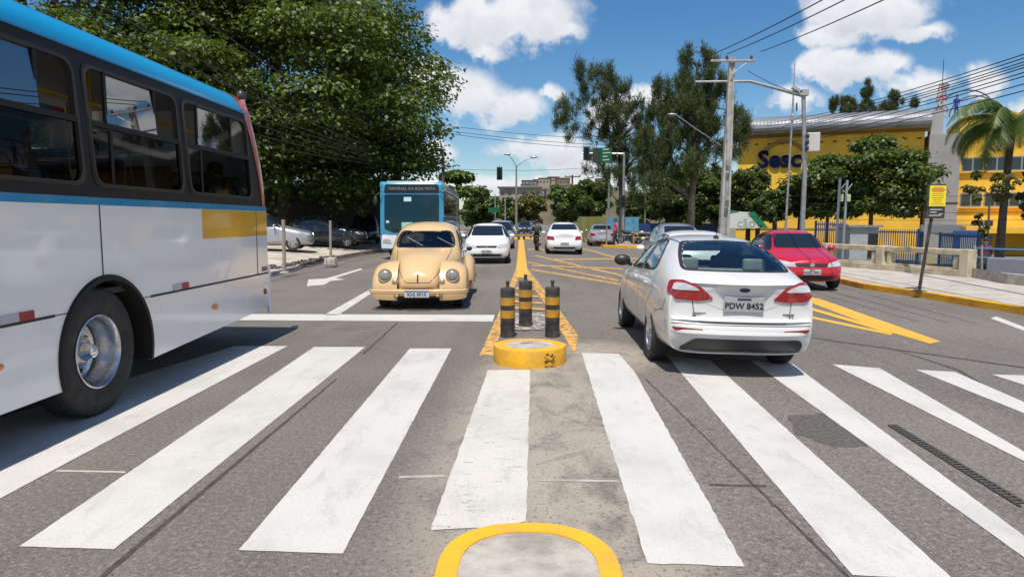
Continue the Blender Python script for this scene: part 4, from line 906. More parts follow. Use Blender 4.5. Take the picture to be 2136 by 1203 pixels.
# ------------------------------------------------------------ people
def person(label, loc, rz, shirt, trousers, pose='stand', h=1.7, parent_group=None, name='person'):
    root = thing(name, label, 'person', loc, rz, parent_group); k = h/1.7
    J = dict(pel=(0, 0, .93), che=(0, -.01, 1.25), nk=(0, 0, 1.43), hd=(0, .02, 1.50), hd2=(0, .03, 1.60), ls=(-.17, 0, 1.37), le=(-.24, -.03, 1.10), lh=(-.25, .06, .86), rs=(.17, 0, 1.37), re=(.24, -.03, 1.10), rh=(.25, .06, .86),
             lk=(-.10, .03, .50), la=(-.11, -.02, .09), lt=(-.12, .12, .04), rk=(.10, .03, .50), ra=(.11, -.02, .09), rt=(.12, .12, .04))
    if pose == 'sit':
        J.update(pel=(0, -.05, .50), che=(0, -.08, .82), nk=(0, -.06, 1.02), hd=(0, -.04, 1.09), hd2=(0, -.03, 1.19), ls=(-.17, -.06, .95), rs=(.17, -.06, .95), le=(-.23, .05, .72), re=(.23, .05, .72), lh=(-.2, .28, .70), rh=(.2, .28, .70), lk=(-.10, .38, .52), rk=(.10, .38, .52), la=(-.11, .38, .10), ra=(.11, .38, .10), lt=(-.11, .50, .05), rt=(.11, .50, .05))
    if pose == 'walk': J.update(lk=(-.09, .16, .52), la=(-.09, .12, .12), lt=(-.09, .26, .07), rk=(.09, -.02, .50), ra=(.09, -.24, .13), rt=(.09, -.12, .05), lh=(-.26, -.10, .88), rh=(.26, .18, .90))
    E = [('pel', 'che'), ('che', 'nk'), ('nk', 'hd'), ('hd', 'hd2'), ('che', 'ls'), ('ls', 'le'), ('le', 'lh'), ('che', 'rs'), ('rs', 're'), ('re', 'rh'), ('pel', 'lk'), ('lk', 'la'), ('la', 'lt'), ('pel', 'rk'), ('rk', 'ra'), ('ra', 'rt')]
    rad = dict(pel=.145, che=.15, nk=.06, hd=.085, hd2=.095, ls=.075, rs=.075, le=.048, re=.048, lh=.038, rh=.038, lk=.068, rk=.068, la=.045, ra=.045, lt=.042, rt=.042)
    ks = list(J); me = bpy.data.meshes.new('body'); me.from_pydata([tuple(Vector(J[q])*k) for q in ks], [(ks.index(a), ks.index(b)) for a, b in E], [])
    o = bpy.data.objects.new('body', me); COL.objects.link(o); o.parent = root; o.modifiers.new('skin', 'SKIN'); sk = me.skin_vertices[0].data
    for i, q in enumerate(ks): sk[i].radius = (rad[q]*k, rad[q]*k*(.72 if q in ('pel', 'che') else 1)); sk[i].use_root = q == 'pel'
    s = o.modifiers.new('sub', 'SUBSURF'); s.levels = s.render_levels = 2; m2 = bake(o)
    m2.materials.clear(); [m2.materials.append(q) for q in (M_SKIN, shirt, trousers, M_BLK)]
    zw, znk = J['pel'][2]*k, (J['nk'][2]-.02)*k
    for p in m2.polygons:
        c = p.center; p.use_smooth = True
        if pose == 'sit': p.material_index = 0 if c.z > znk else (3 if c.z < .11 else (2 if c.z < .60*k and (c.y > -.02 or c.z < .5) and abs(c.x) < .19 else (0 if abs(c.x) > .17 and c.z < .74*k else 1)))
        else: p.material_index = 0 if c.z > znk else (3 if c.z < .085*k else (2 if c.z < zw and abs(c.x) < .2*k else (0 if c.z < 1.12*k and abs(c.x) > .2*k else 1)))
    hd = Vector(J['hd2'])*k; MB().sphere(hd+Vector((0, -.018, .022))*k, (.098*k, .105*k, .10*k), 12, 8).build('hair', M_HAIR, o, smooth='all')
    b = MB().sphere(hd+Vector((0, .10, -.03))*k, (.016*k, .022*k, .024*k), 8, 6)
    for s_ in (-1, 1): b.sphere(hd+Vector((s_*.10, 0, -.02))*k, (.015*k, .025*k, .035*k), 8, 6)
    b.build('face_features', M_SKIN, o, smooth='all')
    return root
# ------------------------------------------------------------ ground, road, markings
def plate_z(poly, name, m, z=None, up=.0, kind='structure', sub=0, parent=None):
    """flat sheet over outline points (x, y); z follows the camber unless given"""
    pts = [Vector(p[:2]) for p in poly]; n = len(pts)
    if sub:
        pts = [Vector(p) for p in densify([tuple(p) for p in pts], sub)]; n = len(pts)
    vo, _, fo, *_ = delaunay_2d_cdt(pts, [(i, (i+1) % n) for i in range(n)], [], 1, 1e-6)
    b = MB().add([(v[0], v[1], (zg(v[0]) if z is None else z)+up) for v in vo], [tuple(f) for f in fo]); o = b.build(name, m, parent)
    for p in o.data.polygons:
        if p.normal.z < 0: p.flip()
    return tag(o, kind=kind) if kind else o
xs = [-80, -9, -6, -3, 0, .6, 2, 4, 6, 9, 12]; ys = [-25, -5, 0, 5, 10, 15, 20, 30, 45, 70, 110, 300]
tag(MB().grid([[(x, y, zg(x)) for x in xs] for y in ys]).build('road', MATS['asphalt']), kind='structure')
M_EARTH = mat('dry_earth', (.20, .17, .12), .95, var=.5, vscale=.4, col2=(.10, .12, .05), bump=.3)
tag(MB().add([(-3000, -3000, -1.3), (3000, -3000, -1.3), (3000, 4000, -1.3), (-3000, 4000, -1.3)], [(0, 1, 2, 3)]).build('ground', M_EARTH), kind='structure')
M_WHT = roadpaint('white_road_paint', (.555, .545, .52), .64, .5); M_WHTW = roadpaint('worn_white_road_paint', (.56, .54, .50), .57, .5, True); M_YEL = roadpaint('yellow_road_paint', (.70, .39, .045), .60, .5); M_YELO = roadpaint('faded_yellow_road_paint', (.66, .38, .10), .50, .6)
def mark(px, name, m, up=.004, rough_edge=.0, seed=0):
    rn = random.Random(seed); q = [G(*p) for p in px]; poly = [(p.x, p.y) for p in q]
    if rough_edge:
        poly = densify(poly, .06); poly = [(x+rn.uniform(-1, 1)*rough_edge, y+rn.uniform(-1, 1)*rough_edge) for x, y in poly]
    return plate_z(poly, name, m, None, up, sub=.5 if not rough_edge else 0)
# crossing
stripes = [[(470, 790), (600, 722), (490, 722), (-420, 1000), (-420, 1180), (0, 1040)],
    [(655, 724), (762, 724), (238, 1146), (40, 1140)], [(855, 727), (942, 727), (715, 1155), (498, 1148)],
    [(1213, 736), (1290, 738), (1323, 775), (1553, 1182), (1350, 1176)], [(1390, 742), (1482, 752), (1990, 1210), (1778, 1200)], [(1565, 752), (1655, 760), (2260, 1210), (2136, 1163)],
    [(1736, 760), (1835, 768), (2250, 1008), (2136, 962)], [(1910, 771), (1992, 776), (2300, 910), (2136, 862)], [(2068, 781), (2136, 783), (2300, 840), (2136, 803)]]
for i, s_ in enumerate(stripes): mark(s_, 'crosswalk_stripe', M_WHT, .004, .002 if i != 3 else .005, i)
mark([(1018, 772), (1106, 772), (1098, 1088), (1030, 1100), (898, 1106)], 'crosswalk_stripe', M_WHTW, .004, .005, 31)
mark([(512, 655), (1032, 657), (1028, 671), (498, 668)], 'stop_line', M_WHT, .004, .004, 41)
mark([(768, 606), (784, 606), (706, 657), (676, 657)], 'lane_line', M_WHT, .004, .004, 42)
mark([(640, 597), (643, 583), (680, 581), (752, 560), (757, 562), (700, 580), (720, 583), (690, 586), (676, 594)], 'road_arrow', M_WHT, .004)
# median: yellow outline of the nose, then the line running away
mark([(1000, 742), (1028, 742), (1040, 706), (1082, 575), (1088, 500), (1084, 500), (1076, 560), (1046, 640)], 'median_line', M_YELO, .004, .004, 51)
mark([(1184, 715), (1200, 742), (1206, 700), (1162, 640), (1100, 560), (1092, 500), (1088, 500), (1096, 575), (1140, 640)], 'median_line', M_YELO, .008, .004, 52)
mark([(1082, 497), (1092, 497), (1101, 580), (1077, 580)], 'median_line', M_YEL, .012)
for i, (xa, ya_, xb, yb) in enumerate([(1064, 612, 1122, 618), (1062, 626, 1130, 632), (1058, 640, 1138, 645), (1078, 600, 1112, 603)]): mark([(xa, ya_), (xb, yb), (xb+4, yb+4), (xa-2, ya_+5)], 'median_hatching', M_YELO, .016)
mark([(1055, 655), (1150, 655), (1160, 690), (1048, 690)], 'worn_white_patch', roadpaint('pale_worn', (.46, .43, .38), .47, .5), .020, .02)
for i, q in enumerate([[(1110, 561), (1300, 592), (1300, 596), (1108, 564)], [(1100, 546), (1290, 584), (1290, 588), (1100, 548)], [(1110, 553), (1300, 560), (1300, 563), (1110, 556)], [(1118, 532), (1400, 596), (1396, 600), (1114, 534)], [(1150, 540), (1330, 538), (1330, 541), (1150, 543)], [(1100, 519), (1180, 522), (1180, 525), (1100, 522)], [(1215, 517), (1330, 548), (1326, 550), (1209, 518)]]): mark(q, 'box_junction_line', roadpaint('very_faded_yellow', (.58, .35, .11), .50, .6), .004+.004*(i % 3))
for i, q in enumerate([[(1690, 623), (1712, 624), (1962, 712), (1940, 717), (1840, 688), (1690, 631)], [(1690, 641), (1862, 691), (1856, 696), (1690, 647)], [(1690, 659), (1862, 695), (1858, 699), (1690, 664)], [(1560, 596), (1712, 624), (1690, 629), (1550, 600)]]): mark(q, 'chevron_line', M_YEL, .004+.004*(i % 2), .004, 60+i)
mark([(2078, 660), (2136, 682), (2136, 690), (2066, 664)], 'kerbside_line', M_WHT, .004)
# old trench repair running across the lanes, a dark patch, a storm grate
M_TAR = mat('tar', (.062, .057, .053), .7, var=.4, vscale=12); M_PATCH = mat('asphalt_patch', (.10, .092, .084), .85, var=.4, vscale=30, bump=.4, bscale=90)
mark([(1645, 868), (1720, 862), (1800, 905), (1812, 930), (1740, 932), (1660, 905)], 'asphalt_patch', M_PATCH, .002, .02, 71)
for i, q in enumerate([[(828, 672), (832, 672), (760, 738), (755, 738)], [(700, 790), (704, 790), (220, 1203), (204, 1203)], [(1690, 703), (2136, 765), (2136, 768), (1690, 705)], [(1825, 716), (2000, 770), (2136, 850), (2136, 853), (1995, 772)], [(1345, 790), (1348, 790), (1773, 1203), (1765, 1203)], [(118, 980), (262, 983), (262, 986), (118, 983)], [(1480, 1008), (1600, 1012), (1600, 1016), (1480, 1012)]]): mark(q, 'tar_seam', M_TAR if i not in (5,) else M_CONC, .002, .004, 80+i)
mark([(832, 992), (928, 990), (928, 995), (832, 997)], 'pale_seam', M_CONC, .002); mark([(1120, 999), (1290, 1001), (1290, 1005), (1120, 1003)], 'pale_seam', M_CONC, .002)
g = [G(*p) for p in [(1850, 888), (1872, 888), (2140, 1045), (2140, 1072)]]
gr = MB(); a0, a1 = (g[0]+g[1])/2, (g[2]+g[3])/2; dv = (a1-a0).normalized(); sd_ = Vector((-dv.y, dv.x, 0)); L_ = (a1-a0).length; wd_ = .06
for k in (-1, 1): gr.tube([a0+sd_*wd_/2*k+Vector((0, 0, .006)), a1+sd_*wd_/2*k+Vector((0, 0, .006))], .008, 4)
for k in range(int(L_/.045)): p = a0+dv*.045*k+Vector((0, 0, .006)); gr.tube([p-sd_*wd_/2, p+sd_*wd_/2], .007, 4)
dg = gr.build('drain_grate', mat('grate_iron', (.05, .048, .046), .6)); tag(dg, 'long dark metal drain grate set across a white stripe at right', 'drain grate')

# islands
M_IYEL = mat('kerb_yellow', (.80, .42, .012), .55, var=.16, vscale=6, bump=.3, bscale=18, col2=(.62, .34, .04)); M_ICON = mat('island_concrete', (.40, .37, .33), .85, var=.35, vscale=5, bump=.3, bscale=40)
c = G(1105, 769); r_ = .405; ia = thing('traffic_island', 'round yellow concrete drum with grey top below the striped bollards', 'traffic island', (c.x, c.y+.40, zg(c.x)))
rgn = random.Random(5); pr = [(r_*1.0, -.02), (r_*1.0, .165), (r_*.985, .185), (r_*.95, .19), (r_*.66, .19)]
b = MB().lathe(pr+[(r_*.655, .186)], n=56)
for v in b.v: k = 1+.018*math.sin(3*math.atan2(v.y, v.x)+1)+.01*math.sin(7*math.atan2(v.y, v.x)); v.x *= k; v.y *= k*.98
b.build('yellow_drum', M_IYEL, ia, smooth=True); MB().lathe([(r_*.67, .170), (r_*.665, .188), (r_*.3, .193), (.001, .195)], n=40).build('concrete_top', M_ICON, ia, smooth=True)
b = MB()
for k in range(16):
    a = R(-58+rgn.uniform(-9, 9)); z = .10+rgn.uniform(-.05, .05); p = Vector((math.cos(a)*r_*1.018, math.sin(a)*r_*1.018, z)); b.sphere(p, (.012*rgn.uniform(.5, 1.6), .005, .010*rgn.uniform(.5, 1.5)), 6, 4)
for k in range(4): b.box((-.06+.03*k, .05+.012*k, .196), (.07-.012*k, .018, .004), rz=.5*k)
b.build('scuff', mat('scuff', (.10, .06, .02), .8), ia)
# the nearer median nose we look down on
ctr = G(1105, 1200, .13); hw = .385; cy = G(1105, 1088, .13).y-hw*1.05
ib = thing('median_nose', 'rounded raised median end with yellow rim at the bottom edge', 'traffic island', (ctr.x-.005, cy, 0))
def nose(hw, n=20): return [(hw, -5.5)]+[(hw*math.copysign(abs(math.cos(a))**.85, math.cos(a)), hw*1.05*math.sin(a)**.9) for a in np.linspace(0.001, PI-.001, n)]+[(-hw, -5.5)]
b = MB(); A, Bq = nose(hw), nose(hw-.095); n = len(A)
b.add([(x, y, -.02) for x, y in A]+[(x, y, .118) for x, y in A]+[(x*.985, y*.985, .13) for x, y in A]+[(x, y, .13) for x, y in Bq]+[(x, y, .10) for x, y in Bq], [(q*n+k, q*n+k+1, (q+1)*n+k+1, (q+1)*n+k) for q in range(4) for k in range(n-1)]); b.build('yellow_rim', M_IYEL, ib, smooth=True)
b = MB().add([(x, y, .124) for x, y in Bq], [tuple(range(n))]); b.build('concrete_top', M_ICON, ib)
# bollards
M_BY = mat('band_yellow', (.58, .29, .02), .5, var=.2, vscale=9, col2=(.36, .20, .04)); M_BB = mat('bollard_black', (.020, .020, .021), .5, var=.4, vscale=7, col2=(.075, .068, .060))
def bollard(px, py, hz, label, r=.098):
    p = G(px, py); o = thing('bollard', label, 'bollard', p, 0, 'striped bollards behind the yellow drum'); h = hz
    MB().lathe([(r*1.02, -.01), (r, .03), (r, h-.02), (r*.96, h), (r*.3, h+.004), (.001, h+.004)], n=28).build('post', M_BB, o, smooth=True)
    for z in (h-.125-.055, h-.33-.02):
        MB().lathe([(r*1.0, z-.052), (r*1.025, z-.050), (r*1.025, z+.050), (r*1.0, z+.052)], n=28).build('yellow_band', M_BY, o, smooth=True)
    MB().lathe([(.022, h), (.020, h+.06), (.028, h+.065), (.028, h+.085), (.012, h+.10), (.001, h+.10)], n=14).build('lifting_knob', M_BB, o, smooth=True)
bollard(1059, 702, .66, 'black and yellow striped bollard, leftmost of the three behind the drum'); bollard(1096, 682, .68, 'tallest-looking striped bollard in the middle of the three, farthest back'); bollard(1152, 702, .67, 'black and yellow striped bollard, rightmost of the three behind the drum')
fb = None
for i, px in enumerate((1082, 1093, 1107)):
    q = G(px, 500); o = thing('bollard', 'tiny far striped bollard on the yellow median end', 'bollard', q, 0, 'far bollards on the median')
    MB().lathe([(.10, 0), (.10, .8), (.001, .82)], n=12).build('post', M_BB, o, smooth=True); MB().lathe([(.104, .28), (.104, .48)], n=12).build('yellow_band', M_BY, o)
q = G(1095, 500); tag(MB().box((q.x, q.y+1.2, .05), (2.6, 2.4, .18)).build('far_median_end', M_IYEL, bevel=.04), 'far yellow kerbed median end under the double street lamp', 'traffic island')

# left lot and kerb
M_LOT = mat('lot_concrete', (.47, .42, .36), .9, var=.35, vscale=1.2, bump=.4, bscale=20)
kl = [(-6.6, 3), (-6.85, 12), (-7.0, 18.5), (-7.05, 21), (-7.5, 23.5), (-7.6, 27), (-7.3, 33), (-7.2, 48), (-7.2, 90)]
b = MB()
rows = [[(x+dx, y, z) for dx, z in ((0, -.01), (-.01, .13), (-.15, .135), (-2.2, .30), (-6, .48), (-14, .55), (-60, .6))] for x, y in kl]; b.grid(rows); tag(b.build('left_pavement', M_LOT), kind='structure')
b = MB(); rows = [[(x+dx, y, z) for dx, z in ((.03, -.01), (.025, .135), (.0, .15), (-.13, .152), (-.14, .12))] for x, y in kl]; b.grid(rows); tag(b.build('left_kerb', M_CONC), kind='structure')
# right pavement with yellow kerb
kr = [G(2330, 712), G(2136, 657), G(2030, 640), G(1900, 618), G(1800, 603), G(1736, 588)]; kr = [(p.x, p.y) for p in kr]; kr = [(kr[0][0]+.6, -6)]+kr+[(kr[-1][0]+.25, kr[-1][1]+2.2), (kr[-1][0]+1.2, kr[-1][1]+4.5), (kr[-1][0]+3.2, kr[-1][1]+6.5), (60, kr[-1][1]+7.5)]
M_PAV = mat('pavement', (.42, .385, .345), .85, var=.22, vscale=1.6, bump=.25, bscale=25)
b = MB(); zr = -.185; tp = zr+.15
kr = kr[:-1]; inn = []
for i, (x, y) in enumerate(kr):
    a = Vector(kr[max(0, i-1)]); c_ = Vector(kr[min(len(kr)-1, i+1)]); t = (c_-a).normalized(); nn = Vector((t.y, -t.x)); inn.append((x+nn.x*.16, y+nn.y*.16))
rows = [[(x, y, zr-.02), (x+.0, y, tp-.01), (x*.9+u*.1, y*.9+v*.1, tp), (u, v, tp), (u, v, tp-.05)] for (x, y), (u, v) in zip(kr, inn)]; kb = tag(MB().grid(rows).build('right_kerb', mat('kerb_paint_worn', (.70, .36, .012), .6, var=.5, vscale=2.2, col2=(.42, .22, .03), bump=.3, bscale=30)), kind='structure')
A_, B_ = P(1724, 545, 25), P(2018, 570, 19.6); C_ = P(2330, 650, 14.5)
plate_z(inn[:-2]+[(A_.x-.1, A_.y+.6), (A_.x+.2, A_.y+.2), (B_.x+.1, B_.y+.2), (C_.x+.1, C_.y+.1), (C_.x+3, -6)], 'right_pavement', M_PAV, tp-.004)
jn = MB()
for (xa, ya_, xb, yb) in [(1745, 566, 2136, 640), (1745, 573, 1880, 600), (1890, 590, 2040, 600)]:
    A_, B_ = G(xa, ya_, .15), G(xb, yb, .15); d_ = (B_-A_).normalized(); s2 = Vector((-d_.y, d_.x, 0))*.012; jn.add([Vector((p.x, p.y, tp+.003)) for p in (A_-s2, B_-s2, B_+s2, A_+s2)], [(0, 1, 2, 3)])
tag(jn.build('pavement_joint', M_TAR), kind='structure')
# far pavement with yellow kerb, right of the through lanes
fk = [(4.6, 118), (5.0, 60), (4.9, 47), (5.2, 43.6), (6.6, 42.6), (12, 41.8), (15, 41.5)]
plate_z(fk+[(17, 60), (17, 118)], 'far_pavement', mat('far_pavement', (.30, .26, .22), .9, var=.3, vscale=.8), .0)
b = MB(); b.grid([[(x, y, -.2), (x, y, .03), (x+.22, y+.22, .035), (x+.22, y+.22, -.02)] for x, y in fk]); tag(b.build('far_kerb', M_IYEL), kind='structure')

# ------------------------------------------------------------ vehicles
PF = paint('red_paint', (.50, .006, .022), .28); PW = paint('white_paint', (.78, .78, .78), .3); PS = paint('silver_paint', (.42, .43, .45), .3, .5); PG = paint('grey_paint', (.20, .21, .23), .3, .5); PD = paint('dark_paint', (.02, .024, .03), .3)
near_bus(-3.345, 8.93)
for yy, sh_, lb in ((3.05, 'seat_pale_blue', 'passenger in pale blue shirt on the bus behind the big wheel window'), (5.51, 'seat_wine', 'passenger in reddish shirt at the last but one bus window'), (7.97, 'seat_white', 'passenger in white shirt at the rearmost bus window'), (4.69, 'seat_blue', 'passenger in blue shirt in the middle of the bus window over the rear wheel')):
    yw = 8.93-.75-.82*round((8.93-.75-yy)/.82)
    person(lb, (-3.345-.36, yw+.06, .955), PI, mat(sh_, dict(seat_pale_blue=(.30, .40, .55), seat_wine=(.35, .07, .05), seat_white=(.5, .52, .56), seat_blue=(.06, .10, .30))[sh_], .8), mat('dark_trousers', (.02, .02, .03), .8), 'sit', parent_group=None)
big_saloon((2.235, 8.86, zg(2.2)), R(-1.0)); S.objects['car'].rotation_euler = (0, R(1.25), R(-1.0))
b_ = beetle((-1.86, 13.65, 0), PI+R(1.5)); b_.scale = (1.03, 1.03, 1.0)
far_bus((-4.45, 27.6, 0), PI+R(2))
simple_car('bright red hatchback facing us beside the yellow kerb', 'car', (7.22, 18.5, zg(7)), PI+R(-6), 'hatch', PF, 3.9, .83, 1.46, 'KGD 5921', grille=M_PLAS, subd=3)
simple_car('white hatchback with dark grille right behind the cream car', 'car', (-1.32, 26.6, 0), PI+R(1), 'hatch', PW, 4.05, .86, 1.47, 'PEL 3087', subd=2)
simple_car('small silver car with square nose following the white hatchback', 'car', (-1.28, 40, 0), PI, 'hatch', PS, 3.9, .83, 1.6, '')
simple_car('far white car, third in the queue behind the cream car', 'car', (-1.5, 53, 0), PI, 'hatch', PW, 3.9, .83, 1.55, '')
simple_car('white saloon driving away in the middle, dark square tail lights', 'car', (2.05, 34.4, zg(2)), R(-1), 'sedan', PW, 4.3, .89, 1.53, 'OYR 6310', face='B', lens=None, deck=1.08)
simple_car('silver saloon driving away, half hidden by the white one', 'car', (5.35, 46.6, zg(5.3)), R(-3), 'sedan', PS, 4.4, .87, 1.46, 'KKA 1975', face='B')
simple_car('white car ahead of the white saloon, only its roof showing above it', 'car', (3.62, 15.2, zg(3.6)), R(-1), 'hatch', PW, 3.9, .84, 1.43, '')
simple_car('silver car with dark rear window showing over the roofs of the white cars', 'car', (5.35, 24.6, zg(5.3)), R(-2), 'hatch', PS, 4.0, .85, 1.60, '')
lotz = lambda x: float(np.interp(-7.3-x, [0, .15, 2.2, 6, 14, 60], [.13, .135, .30, .48, .55, .6]))
simple_car('silver hatchback parked on the lot behind the thin posts', 'car', (-10.75, 28.3, lotz(-10.7)), R(-80), 'hatch', PS, 4.1, .85, 1.55, '')
simple_car('dark car in the shade of the big tree, behind the silver one', 'car', (-9.6, 33.4, lotz(-9.6)), R(-90), 'hatch', PD, 4.0, .85, 1.5, '')
simple_car('dark blue car parked deep in shade left of the second bus', 'car', (-9.2, 40, lotz(-9)), R(-170), 'hatch', paint('navy_paint', (.02, .035, .08), .3), 3.9, .83, 1.75, '')
for i, (x, y, m_, lb) in enumerate([(.35, 86, PD, 'tiny dark car beyond the far median end'), (1.4, 92, PG, 'tiny grey car far down the avenue'), (-1.7, 78, PS, 'tiny silver car far down the left lanes')]): simple_car(lb, 'car', (x, y, 0), PI if i != 1 else 0, 'hatch', m_, 3.9, .83, 1.6, '', subd=1)
def motorcycle(label, loc, rz, m):
    o = thing('motorcycle', label, 'motorcycle', loc, rz, 'motorcycles')
    for y in (.62, -.62):
        w_ = MB().tube([(0, y+.27*math.cos(a), .30+.27*math.sin(a)) for a in [2*PI*k/20 for k in range(21)]], .045, 8).build('wheel', M_TYRE, o, smooth=True)
        MB().lathe([(.06, -.05), (.06, .05)], (0, y, .30), 'X', 10).build('hub', M_STEEL, w_)
    MB().tube([(0, .62, .30), (0, .45, .80), (0, .40, .95)], .035).tube([(-.33, .30, 1.0), (0, .40, .97), (.33, .30, 1.0)], .016).build('fork', M_STEEL, o, smooth=True)
    MB().sphere((0, .12, .76), (.15, .30, .14)).sphere((0, .47, .86), (.10, .09, .10)).build('tank', m, o, smooth='all'); MB().box((0, -.35, .76), (.24, .75, .09)).box((0, -.74, .70), (.10, .20, .06)).build('seat', M_BLK, o, bevel=.03)
    MB().box((0, .05, .42), (.22, .45, .32)).tube([(.12, .2, .3), (.15, -.3, .28), (.15, -.75, .38)], .04).build('engine', M_PLAS, o, bevel=.02)
motorcycle('motorcycle beside the far white saloon under its rider', (.78, 36.5, zg(.8)), R(3), mat('moto_green', (.03, .07, .05), .3, coat=.5)); person('person in dark jacket riding the motorcycle beside the white saloon', (.78, 36.25, .32), R(3), mat('jacket', (.03, .05, .045), .7), mat('dark_trousers', (.02, .02, .03), .8), 'sit')
motorcycle('black motorcycle parked on the far pavement right of the pink person', (7.4, 47.5, 0), R(80), M_BLK); motorcycle('second parked motorcycle, nearer the bench', (8.3, 47.2, 0), R(70), PG)

# ------------------------------------------------------------ street furniture
M_SGN = mat('sign_back', (.04, .045, .045), .5); M_GRN = mat('sign_green', (.005, .10, .045), .45)
def insul(b, p): b.lathe([(.05, 0), (.06, .03), (.04, .05), (.06, .08), (.045, .13), (.001, .15)], p, n=10)
# concrete power pole with cross-arm
Y1 = 28; p0 = P(1508, 500, Y1); pt = P(1527, 120, Y1); pt.z += .0
up_ = thing('utility_pole', 'tall grey concrete power pole with cross-arm, behind the white saloon', 'utility pole', (p0.x, Y1, -.2))
tx = pt.x-p0.x; hz = pt.z+.2
b = MB()
for i in range(12): pass
rows = []
for k in range(13):
    t = k/12; w1 = .205*(1-t)+.105*t; w2 = w1*.8; cx = tx*t; z = hz*t
    rows.append([(cx+a*w1, b2*w2, z) for a, b2 in ((-1, -1), (-.45, -1), (-.38, -.6), (.38, -.6), (.45, -1), (1, -1), (1, 1), (.45, 1), (.38, .6), (-.38, .6), (-.45, 1), (-1, 1), (-1, -1))])
b.grid(rows).build('shaft', M_POLE, up_)
MB().box((tx*.995, -.14, hz-.16), (1.75, .09, .09)).build('cross_arm', M_POLE, up_, bevel=.01)
b = MB(); [insul(b, (tx+dx, -.14, hz-.10)) for dx in (-.80, -.25, .72)]; b.build('insulator', mat('insulator', (.10, .06, .045), .3), up_, smooth=True)
MB().tube([(tx*.9-.05, -.15, hz-.7), (tx+.62, -.15, hz-.2)], .02).build('arm_brace', M_GALV, up_)
MB().box((tx*.47, -.22, hz*.47), (.14, .06, .20)).box((tx*.30, -.24, hz*.30), (.16, .06, .26)).build('meter_box', mat('meter_grey', (.15, .15, .15), .6), up_, bevel=.01)
e = P(1408, 240, Y1-1.2)-Vector((p0.x, Y1, -.2)); s0 = P(1503, 303, Y1)-Vector((p0.x, Y1, -.2))
MB().tube([s0, s0.lerp(e, .6), s0.lerp(e, .9)+Vector((0, 0, .03)), e+Vector((0, 0, .02))], .024, 8).build('lamp_arm', M_GALV, up_, smooth=True); MB().sphere(e+Vector((-.10, 0, .02)), (.20, .10, .045), 12, 8).build('lamp_head', M_GALV, up_, smooth='all')
# signal mast with camera
Y2 = 30; q0 = P(1672, 500, Y2); q1 = P(1676, 196, Y2); mp = thing('signal_mast', 'slim grey mast with long arm and camera, in front of the yellow hall', 'mast', (q0.x, Y2, -.1)); o_ = Vector((q0.x, Y2, -.1)); zt_ = q1.z+.1
MB().tube([(0, 0, -1.3), (0, 0, 0), (.02, 0, zt_*.5), (q1.x-q0.x, 0, zt_)], [.11, .11, .10, .085], 12).lathe([(.17, 0), (.17, .03), (.12, .04)], n=12).build('shaft', M_GALV, mp, smooth=True)
pa, pb, pc = P(1676, 200, Y2)-o_, P(1565, 170, Y2)-o_, P(1450, 171, Y2)-o_; MB().tube([pa, pb, pc], [.085, .06, .04], 10).build('arm', M_GALV, mp, smooth=True)
b = MB().box(P(1660, 186, Y2)-o_, (.34, .2, .14), ry=.5).box(P(1678, 194, Y2)-o_, (.28, .3, .26)).tube([P(1640, 193, Y2)-o_, P(1676, 197, Y2)-o_], .02); b.build('camera', mat('camera_grey', (.35, .36, .37), .4), mp, bevel=.02)
b = MB().box(P(1696, 297, Y2-.1)-o_, (.52, .28, .80), rz=R(-14)); b.build('signal_head', mat('signal_pale', (.52, .52, .48), .6), mp, bevel=.03)
b = MB(); [b.box(P(1684, 297, Y2-.25)-o_+Vector((0, 0, dz)), (.14, .04, .18), rz=R(-14)) for dz in (-.26, 0, .26)]; b.build('signal_lens', M_PLAS, mp, bevel=.02)
MB().tube([P(1662, 215, Y2)-o_, P(1662, 232, Y2)-o_], .03).build('junction_box', M_PLAS, mp)
# thin pale pole and the pair of short masts by the balustrade
q0 = P(1636, 500, 38); a_ = thing('thin_pole', 'thin pale pole between the power pole and the signal mast', 'pole', (q0.x, 38, -.1)); MB().tube([(0, 0, -1.3), (.18, 0, 7.8), (.2, 0, 10.2)], [.07, .05, .02], 8).build('shaft', M_GALV, a_, smooth=True); MB().lathe([(.05, 7.0), (.09, 7.05), (.09, 7.35), (.05, 7.4)], (.17, 0, 0), n=10).build('collar', M_GALV, a_)
for px, hp, lb in ((1742, 372, 'bluish steel post with yellow fitting, left of the pair by the balustrade'), (1757, 376, 'bluish steel post, right of the pair by the balustrade')):
    q0 = P(px, 512, 29); q1 = P(px+4, hp, 29); a_ = thing('steel_post', lb, 'post', (q0.x, 29, -.1)); MB().tube([(0, 0, -1.3), (.08, 0, q1.z+.1)], [.06, .05], 8).build('shaft', mat('blue_galvanised', (.33, .38, .42), .45, .5), a_, smooth=True)
    MB().box((.12, -.08, 2.6), (.16, .12, .3)).build('fitting', mat('fitting_pale', (.42, .45, .30), .6), a_, bevel=.02); MB().tube([(.08, 0, 2.9), (.30, 0, 3.2)], .025).build('stay', M_GALV, a_)
